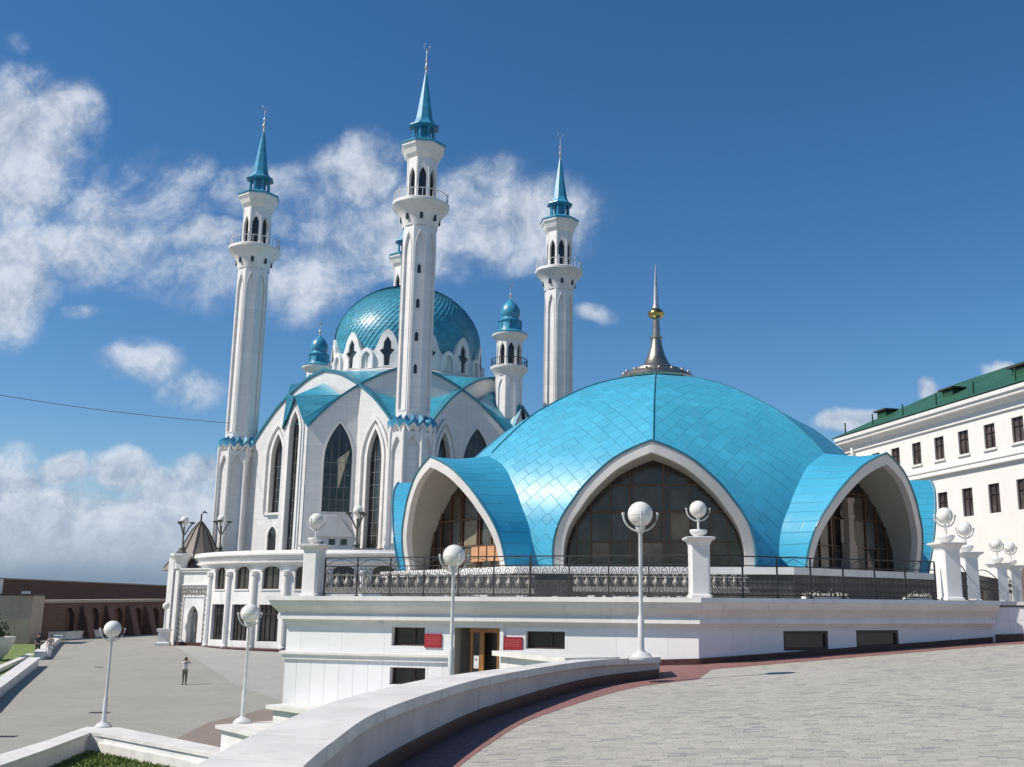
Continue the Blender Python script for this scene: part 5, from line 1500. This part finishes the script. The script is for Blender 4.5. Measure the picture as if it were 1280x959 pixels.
def shadow_strip(px0, px1, py, label):
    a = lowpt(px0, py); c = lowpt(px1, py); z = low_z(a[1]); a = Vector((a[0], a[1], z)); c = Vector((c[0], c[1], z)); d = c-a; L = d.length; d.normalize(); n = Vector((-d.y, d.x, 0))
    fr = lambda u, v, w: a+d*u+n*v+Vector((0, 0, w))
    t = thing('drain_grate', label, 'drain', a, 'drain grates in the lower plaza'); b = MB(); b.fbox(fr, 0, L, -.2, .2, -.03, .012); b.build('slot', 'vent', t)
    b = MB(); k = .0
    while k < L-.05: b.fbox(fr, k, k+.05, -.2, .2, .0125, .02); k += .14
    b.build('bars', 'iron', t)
shadow_strip(104, 116, 801.5, 'farthest small drain grate in the lower plaza paving'); shadow_strip(119, 129, 834, 'middle small drain grate in the lower plaza paving')
shadow_strip(113, 137, 891, 'drain grate just behind the lamp on the planter wall'); shadow_strip(-6, 20, 921, 'nearest drain grate at the left edge of the lower plaza')

# ------------------------------------------------------------------ building on the right
BX = at(1280, 600, 62); BD = Vector((-.262, 1, 0)).normalized(); BX.z = 0
BN = Vector((-BD.y, BD.x, 0))      # faces the plaza (left)
P0 = BX-BD*30; frb = lambda u, v, d: P0+BD*u+Vector((0, 0, v))+BN*d
def bu(px, py):
    q = onplane(px, py, P0, BN); return (q-P0).dot(BD), q.z
rb = thing('cream_building', 'long cream three-storey building with green roof and rows of dark windows on the right', 'building', (P0.x, P0.y, -1))
zE = bu(1280, 489)[1]; 
ups = [bu(x, 545)[0] for x in (1118, 1145, 1175, 1206, 1240, 1273)]; pitch = (ups[0]-ups[-1])/5
los = [bu(x, 620)[0] for x in (1179, 1211, 1245, 1278)]
zU1 = bu(1240, 529)[1]; zU0 = bu(1240, 560)[1]; zL1 = bu(1245, 604)[1]; zL0 = bu(1245, 641)[1]; zS = bu(1280, 564)[1]
ww = (bu(1233, 545)[0]-bu(1247, 545)[0])/2
u_last = ups[-1]; holes_ = []; centers = []
u_end = bu(1060, 560)[0]
k = -8
while True:
    u = u_last+pitch*k
    if u > u_end-1.2: break
    if u > 1: centers.append(u)
    k += 1
for u in centers:
    holes_.append([(u-ww, zU0), (u+ww, zU0), (u+ww, zU1), (u-ww, zU1)]); holes_.append([(u-ww, zL0), (u+ww, zL0), (u+ww, zL1), (u-ww, zL1)])
zA0, zA1 = -1.2, bu(1280, 712)[1]
za_c = [u+pitch*.5*0 for u in centers]
for u in centers: holes_.append(dd(arch_loop(pitch*.33, zA0, zA1-.9, zA1+.25, 5, u)))
b = MB(); b.plate(frb, [(0, -1.4), (u_end+.4, -1.4), (u_end+.4, zE), (0, zE)], holes_, -.35, 0); wl = b.build('wall', 'plaster_r', rb)
b = MB(); b.plate(lambda u, v, d: P0+BD*(u_end+.38)+(-BN)*u+Vector((0, 0, v))+BD*d, [(.36, -1.4), (16, -1.4), (16, zE), (.36, zE)], (), -.3, 0); b.build('end_wall', 'plaster_r', rb)
M['glass_pink'] = glass_mat('grey_brown_window_glass', (.05, .04, .038), .2)
for u in centers:
    for z0, z1 in ((zU0, zU1), (zL0, zL1)):
        g_ = MB(); g_.fbox(frb, u-ww-.02, u+ww+.02, z0-.02, z1+.02, -.22, -.18); w_ = g_.build('window', 'glass_pink', rb)
        b = MB(); b.fbox(frb, u-.04, u+.04, z0, z1, -.178, -.1); b.fbox(frb, u-ww, u+ww, z0+(z1-z0)*.66-.03, z0+(z1-z0)*.66+.03, -.177, -.11)
        for s in (-1, 1): b.fbox(frb, u+s*(ww-.03)-.03, u+s*(ww-.03)+.03, z0, z1, -.176, -.1)
        b.build('frame', 'frame_dark', w_)
for u in centers:
    b = MB(); b.fbox(frb, u-ww-.12, u+ww+.12, zU0-.14, zU0-.01, .002, .12); b.build('window_sill', 'cornice_r', rb)
M['redbrown'] = mat('red_brown_shutter', (.17, .06, .05), .6, .2, 2)
for u in centers:
    b = MB(); b.fbox(frb, u-pitch*.36, u+pitch*.36, -1.3, zA1+.4, -.33, -.27); b.build('arched_shutter', 'redbrown', rb)
for u in centers:
    b = MB(); pts = [frb(u+(pitch*.33+.12)*math.cos(q), zA1-.9+1.25*math.sin(q), .04) for q in [PI*i/12 for i in range(13)]]; b.tube(pts, .13, 5); b.build('arch_moulding', 'cornice_r', rb)
def band(prof, z, L0=0, L1=None):
    L1 = u_end+.6 if L1 is None else L1; b = MB()
    vs = [frb(L0, z+v, d) for d, v in prof]+[frb(L1, z+v, d) for d, v in prof]; n = len(prof)
    b.add(vs, [(i, (i+1) % n, n+(i+1) % n, n+i) for i in range(n)]+[tuple(range(n)), tuple(range(2*n-1, n-1, -1))]); return b
band([(.002, -.02), (.28, .0), (.28, .12), (.12, .2), (.10, .34), (.2, .36), (.2, .46), (.002, .5)], zS-.45).build('string_course', 'cornice_r', rb)
band([(.002, -.9), (.14, -.88), (.14, -.5), (.30, -.4), (.42, -.25), (.70, -.2), (.72, .0), (.85, .05), (.85, .3), (.78, .34), (.002, .36)], zE).build('cornice', 'cornice_r', rb)
# roof
b = MB(); n = 2; z0 = zE+.36; dep = 7; rise = 3.9
ue = u_end+1.0
vs = [frb(-1, z0, .92), frb(ue, z0, .92), frb(ue-6, z0+rise, -dep), frb(-1, z0+rise, -dep), frb(ue, z0, -16), frb(-1, z0, -16)]
b.add(vs, [(0, 1, 2, 3), (1, 4, 2), (3, 2, 4, 5)], [(0, 0), (ue, 0), (ue-6, 8), (0, 8), (ue+8, 0), (0, 16)]); b.build('roof', 'green_roof', rb)
u = 1
while u < ue-.5:
    b = MB(); b.fbox(frb, u-.04, u+.04, z0+.25, z0+1.15, .2, .28); b.build('roof_post', 'green_roof', rb); u += 4.1
for px, py in ((1105, 519), (1188, 496), (1277, 470)):
    q = onplane(px, py+6, P0-BN*2.2, BN); u = (q-P0).dot(BD); z = z0+1.55
    b = MB(); b.fbox(frb, u-.6, u+.6, z0+.3, z+.3, -2.9, -2.0); dv = b.build('roof_dormer', 'green_roof', rb)
    b = MB(); b.fbox(frb, u-.85, u+.85, z+.36, z+.48, -3.0, -1.8); b.build('dormer_roof', 'vent', dv)
b = MB(); ud_ = bu(1068, 552)[0]; b.fbox(frb, ud_-.15, ud_+.15, -1, zE-.1, .02, .3); b.build('drainpipe', 'cornice_r', rb)

# ------------------------------------------------------------------ cable
ca = at(286, 529, 103.5); cb_ = at(-90, 479, 82)
b = MB(); pts = []
for k in range(21):
    t_ = k/20; p = ca.lerp(cb_, t_); p.z -= .9*math.sin(PI*t_)*.4; pts.append(p)
b.tube(pts, .026, 5); o = b.build('cable', 'cable', None, origin=ca); tag(o, 'thin dark cable strung across the sky to the left minaret', 'cable')

# ------------------------------------------------------------------ people
def skin_mesh(name, joints, edges, radii, m, parent, levels=2):
    me = bpy.data.meshes.new(name); me.from_pydata([Vector(j) for j in joints], edges, [])
    o = bpy.data.objects.new(name, me); COL.objects.link(o)
    md = o.modifiers.new('s', 'SKIN'); 
    for i, r in enumerate(radii): 
        rr = r if isinstance(r, tuple) else (r, r); me.skin_vertices[0].data[i].radius = rr
    me.skin_vertices[0].data[0].use_root = True
    sb = o.modifiers.new('d', 'SUBSURF'); sb.levels = levels; sb.render_levels = levels
    dg = bpy.context.evaluated_depsgraph_get(); ev = o.evaluated_get(dg); nm = bpy.data.meshes.new_from_object(ev)
    bpy.data.objects.remove(o); nm.materials.clear(); nm.materials.append(M[m]); nm.shade_smooth()
    n = bpy.data.objects.new(name, nm); COL.objects.link(n)
    if parent is not None: n.parent = parent
    return n
def person(loc, rz, label, shirt, pants, arms='up', stride=.15, h=1.72, group=None):
    t = thing('person', label, 'person', loc, group); s = h/1.72
    J = [(0, 0, .95), (0, .01, 1.15), (0, .0, 1.38), (0, -.01, 1.49), (0, -.02, 1.58), (0, -.02, 1.68)]
    R_ = [(.13, .10), (.12, .09), (.14, .09), (.05, .05), (.085, .09), (.07, .075)]
    E_ = [(0, 1), (1, 2), (2, 3), (3, 4), (4, 5)]
    idx = {}
    for sd in (-1, 1):
        st = stride*sd
        b0 = len(J); J += [(sd*.09, 0, .90), (sd*.10, st*.45-.02, .50), (sd*.10, st, .09), (sd*.11, st-.15, .03)]; R_ += [(.085, .09), .055, .04, (.035, .03)]
        E_ += [(0, b0), (b0, b0+1), (b0+1, b0+2), (b0+2, b0+3)]
        a0 = len(J)
        if arms == 'up': pts = [(sd*.17, 0, 1.42), (sd*.34, -.12, 1.36), (sd*.14, -.20, 1.58), (sd*.08, -.20, 1.62)]
        else: pts = [(sd*.17, 0, 1.42), (sd*.23, .02, 1.14), (sd*.24, -.06, .90), (sd*.24, -.08, .82)]
        J += pts; R_ += [.055, .04, .032, (.03, .02)]; E_ += [(2, a0), (a0, a0+1), (a0+1, a0+2), (a0+2, a0+3)]
    skin_mesh('body', J, E_, R_, 'skin', t)
    # shirt over torso and upper arms
    J2 = [(0, 0, .93), (0, .01, 1.15), (0, 0, 1.38), (0, -.01, 1.45)]; R2 = [(.155, .125), (.14, .11), (.165, .11), (.07, .07)]; E2 = [(0, 1), (1, 2), (2, 3)]
    for sd in (-1, 1):
        a0 = len(J2)
        J2 += [(sd*.17, 0, 1.42), (sd*.28, -.07, 1.385) if arms == 'up' else (sd*.215, .01, 1.22)]; R2 += [.07, .06]; E2 += [(2, a0), (a0, a0+1)]
    skin_mesh('shirt', J2, E2, R2, shirt, t)
    J3 = [(0, 0, .96)]; R3 = [(.15, .12)]; E3 = []
    for sd in (-1, 1):
        st = stride*sd; b0 = len(J3); J3 += [(sd*.09, 0, .88), (sd*.10, st*.45-.02, .50), (sd*.10, st, .12)]; R3 += [(.10, .105), .075, .06]; E3 += [(0, b0), (b0, b0+1), (b0+1, b0+2)]
    skin_mesh('trousers', J3, E3, R3, pants, t)
    b = MB(); b.sphere((0, .015, 1.66), .105, 16, 10, 1.0); hm = b.build('hair', 'hair', None, 60); hm.parent = t; hm.location = (0, 0, .02)
    for sd in (-1, 1):
        b = MB(); b.add([(sd*.11+x, y+stride*sd, z) for z in (0, .06) for x, y in ((-.045, -.2), (.045, -.2), (.05, .06), (-.05, .06))], [(0, 1, 2, 3), (4, 5, 6, 7), (0, 1, 5, 4), (1, 2, 6, 5), (2, 3, 7, 6), (3, 0, 4, 7)]); sh_ = b.build('shoe', 'cloth_dark', None); sh_.parent = t
    t.rotation_euler = (0, 0, rz); t.scale = (s, s, s)
    return t
def stand(px, py): q = lowpt(px, py); return (q[0], q[1], low_z(q[1])+.006)
pr1 = person(stand(230, 856), PI*1.15, 'person in white top and dark trousers, hands raised, alone on the lower plaza', 'cloth_white', 'cloth_grey', 'up', .06, 1.5)
b = MB(); b.box(-.06, .06, -.27, -.22, 1.58, 1.66); cm = b.build('camera', 'iron', None); cm.parent = None
cm.location = pr1.location; cm.rotation_euler = pr1.rotation_euler; cm.scale = pr1.scale; tag(cm, 'small dark camera held up by the person in the white top', 'camera')
person(stand(61, 824), .6, 'person in pale pink and white clothes walking by the far left lawn wall', 'cloth_pink', 'cloth_white', 'down', .2, group='walkers at the far left')
person(stand(46, 821), .2, 'person in dark clothes standing at the break in the far left lawn wall', 'cloth_dark', 'cloth_dark', 'down', .08, group='walkers at the far left')

# ------------------------------------------------------------------ world: sky with clouds
SUN_EL, SUN_AZV = rad(46), Vector((-.955, -.295, 0)).normalized()
w = bpy.data.worlds.new('World'); scene.world = w; w.use_nodes = True; nt = w.node_tree
for n in list(nt.nodes): nt.nodes.remove(n)
out = nt.nodes.new('ShaderNodeOutputWorld'); bg = nt.nodes.new('ShaderNodeBackground'); nt.links.new(bg.outputs[0], out.inputs[0])
sky = nt.nodes.new('ShaderNodeTexSky'); sky.sky_type = 'NISHITA'; sky.sun_disc = False; sky.sun_elevation = SUN_EL
az = math.atan2(SUN_AZV.x, SUN_AZV.y); sky.sun_rotation = az
sky.altitude = 200; sky.air_density = 1.0; sky.dust_density = .15; sky.ozone_density = 4.2
tc_ = nt.nodes.new('ShaderNodeTexCoord'); dirv = tc_.outputs['Generated']
sp = nt.nodes.new('ShaderNodeSeparateXYZ'); nt.links.new(dirv, sp.inputs[0])
ysafe = mth(nt, 'MAXIMUM', mth(nt, 'ABSOLUTE', sp.outputs[1]), .08)
uu = mth(nt, 'DIVIDE', sp.outputs[0], ysafe); vv = mth(nt, 'DIVIDE', sp.outputs[2], ysafe)
cb = nt.nodes.new('ShaderNodeCombineXYZ'); nt.links.new(uu, cb.inputs[0]); nt.links.new(vv, cb.inputs[1]); uv = cb.outputs[0]
# domain warp so cloud outlines billow
wn1 = nt.nodes.new('ShaderNodeTexNoise'); wn1.inputs['Scale'].default_value = 9; wn1.inputs['Detail'].default_value = 5; nt.links.new(uv, wn1.inputs['Vector'])
va_ = nt.nodes.new('ShaderNodeVectorMath'); va_.operation = 'SUBTRACT'; nt.links.new(wn1.outputs['Color'], va_.inputs[0]); va_.inputs[1].default_value = (.5, .5, .5)
vs_ = nt.nodes.new('ShaderNodeVectorMath'); vs_.operation = 'SCALE'; nt.links.new(va_.outputs[0], vs_.inputs[0]); vs_.inputs['Scale'].default_value = .07
vw = nt.nodes.new('ShaderNodeVectorMath'); vw.operation = 'ADD'; nt.links.new(uv, vw.inputs[0]); nt.links.new(vs_.outputs[0], vw.inputs[1]); uvw = vw.outputs[0]
def blob(px, py, rx, ry, s):
    d = ray(px, py); cu, cv = d.x/d.y, d.z/d.y
    m_ = nt.nodes.new('ShaderNodeMapping'); m_.vector_type = 'POINT'
    sx, sy = 1329/rx, 1329/ry; m_.inputs['Scale'].default_value = (sx, sy, 1); m_.inputs['Location'].default_value = (-cu*sx, -cv*sy, 0)
    nt.links.new(uvw, m_.inputs[0]); ln = nt.nodes.new('ShaderNodeVectorMath'); ln.operation = 'LENGTH'; nt.links.new(m_.outputs[0], ln.inputs[0])
    mr = nt.nodes.new('ShaderNodeMapRange'); mr.interpolation_type = 'SMOOTHSTEP'; mr.inputs[1].default_value = 1.25; mr.inputs[2].default_value = .1; mr.inputs[3].default_value = 0; mr.inputs[4].default_value = s
    nt.links.new(ln.outputs[1], mr.inputs[0]); return mr.outputs[0]
BL = [(150, 255, 150, 90, .52), (330, 235, 110, 60, .46), (230, 340, 130, 60, .42), (560, 245, 160, 70, .62), (420, 300, 110, 90, .6), (100, 705, 420, 55, 1.3), (10, 190, 130, 130, 1.2), (70, 140, 75, 55, 1.0), (5, 340, 85, 100, 1.15), (120, 300, 150, 70, .72), (160, 250, 90, 45, .5), (230, 215, 60, 45, .42), (255, 297, 58, 34, .8),
      (375, 345, 85, 66, .85), (345, 280, 50, 36, .5), (455, 215, 85, 66, .95), (520, 290, 130, 80, .8), (630, 275, 150, 70, .95), (610, 220, 70, 40, .55), (700, 290, 70, 45, .6), (742, 391, 36, 18, .75),
      (180, 450, 60, 36, .8), (235, 480, 75, 36, .5), (100, 385, 40, 18, .5), (60, 655, 220, 70, 1.35), (230, 645, 140, 70, 1.35), (25, 602, 55, 26, 1.2), (85, 590, 45, 26, 1.2), (150, 582, 50, 30, 1.3), (205, 600, 45, 28, 1.1), (255, 582, 45, 34, 1.3), (300, 610, 60, 40, 1.1), (160, 590, 60, 30, .9), (-30, 600, 120, 60, .9), (330, 640, 90, 60, .9),
      (1062, 532, 44, 20, .95), (1160, 497, 22, 18, .95), (1262, 466, 36, 16, .9), (1120, 535, 80, 14, .5), (10, 55, 30, 30, .3),
      (-300, 300, 300, 120, .8), (-250, 620, 260, 80, 1.0), (1800, 500, 300, 60, .8)]
acc = None
for q in BL:
    o = blob(*q); acc = o if acc is None else mth(nt, 'MAXIMUM', acc, o)
nz = noise(nt, uvw, 12, 12, .66); nz2 = noise(nt, uv, 38, 6, .6)
dens = mth(nt, 'ADD', acc, mth(nt, 'MULTIPLY', mth(nt, 'SUBTRACT', nz, .52), 1.9)); dens = mth(nt, 'ADD', dens, mth(nt, 'MULTIPLY', mth(nt, 'SUBTRACT', nz2, .5), .35))
cov = mth(nt, 'MULTIPLY', mth(nt, 'POWER', ramp(nt, dens, -.12, .85), 1.25), mth(nt, 'MULTIPLY', ramp(nt, acc, .02, .3), .88))
# lit tops and grey bases: compare the density a little above
def off(dv):
    n = nt.nodes.new('ShaderNodeVectorMath'); n.operation = 'ADD'; nt.links.new(uvw, n.inputs[0]); n.inputs[1].default_value = dv; return n.outputs[0]
nzu = noise(nt, off((-.012, .018, 0)), 12, 12, .66)
relief = mth(nt, 'SUBTRACT', nz, nzu)
light = mth(nt, 'ADD', .62, mth(nt, 'MULTIPLY', relief, 3.6))
# horizon bank is greyer towards its base
bank = ramp(nt, vv, .045, .105)
light = mth(nt, 'MULTIPLY', light, mth(nt, 'ADD', mth(nt, 'MULTIPLY', bank, .55), .5), clamp=True)
CL = mixcol(nt, light, (2.8, 3.5, 4.7), (6.5, 7.0, 7.8))
CL = mixcol(nt, ramp(nt, vv, .012, .06), (1.35, 2.15, 3.5), CL)
skc = nt.nodes.new('ShaderNodeHueSaturation'); skc.inputs['Saturation'].default_value = 1.23; skc.inputs['Value'].default_value = 1.0; nt.links.new(sky.outputs[0], skc.inputs['Color'])
# above-horizon only
fin_ = mixcol(nt, mth(nt, 'MULTIPLY', cov, ramp(nt, sp.outputs[2], -.01, .02)), skc.outputs[0], CL)
nt.links.new(fin_, bg.inputs[0]); bg.inputs[1].default_value = .102

sun = bpy.data.lights.new('sun', 'SUN'); sun.energy = 4.9; sun.angle = rad(.5); sun.color = (1, .93, .83)
so = bpy.data.objects.new('sun', sun); COL.objects.link(so)
dirsun = Vector((SUN_AZV.x*math.cos(SUN_EL), SUN_AZV.y*math.cos(SUN_EL), math.sin(SUN_EL)))
so.rotation_euler = dirsun.to_track_quat('Z', 'Y').to_euler(); so.location = dirsun*200

# ------------------------------------------------------------------ camera
cam = bpy.data.cameras.new('camera'); co = bpy.data.objects.new('camera', cam); COL.objects.link(co)
cam.sensor_width = 36; cam.sensor_fit = 'HORIZONTAL'; cam.lens = 36*F_PX/1280
cam.shift_x = (640-CX)/1280; cam.shift_y = (CY-479.5)/1280
cam.clip_start = .1; cam.clip_end = 9000
Mx = Matrix((RT, UP, -FW)).transposed().to_4x4(); co.matrix_world = Mx
scene.camera = co
scene.view_settings.view_transform = 'Standard'; scene.view_settings.look = 'None'; scene.view_settings.gamma = 1; scene.view_settings.exposure = .1
scene.view_settings.use_curve_mapping = False
scene.cycles.use_denoising = True
scene.cycles.max_bounces = 6; scene.cycles.diffuse_bounces = 3; scene.cycles.glossy_bounces = 3; scene.cycles.transmission_bounces = 2
scene.cycles.caustics_reflective = False; scene.cycles.caustics_refractive = False
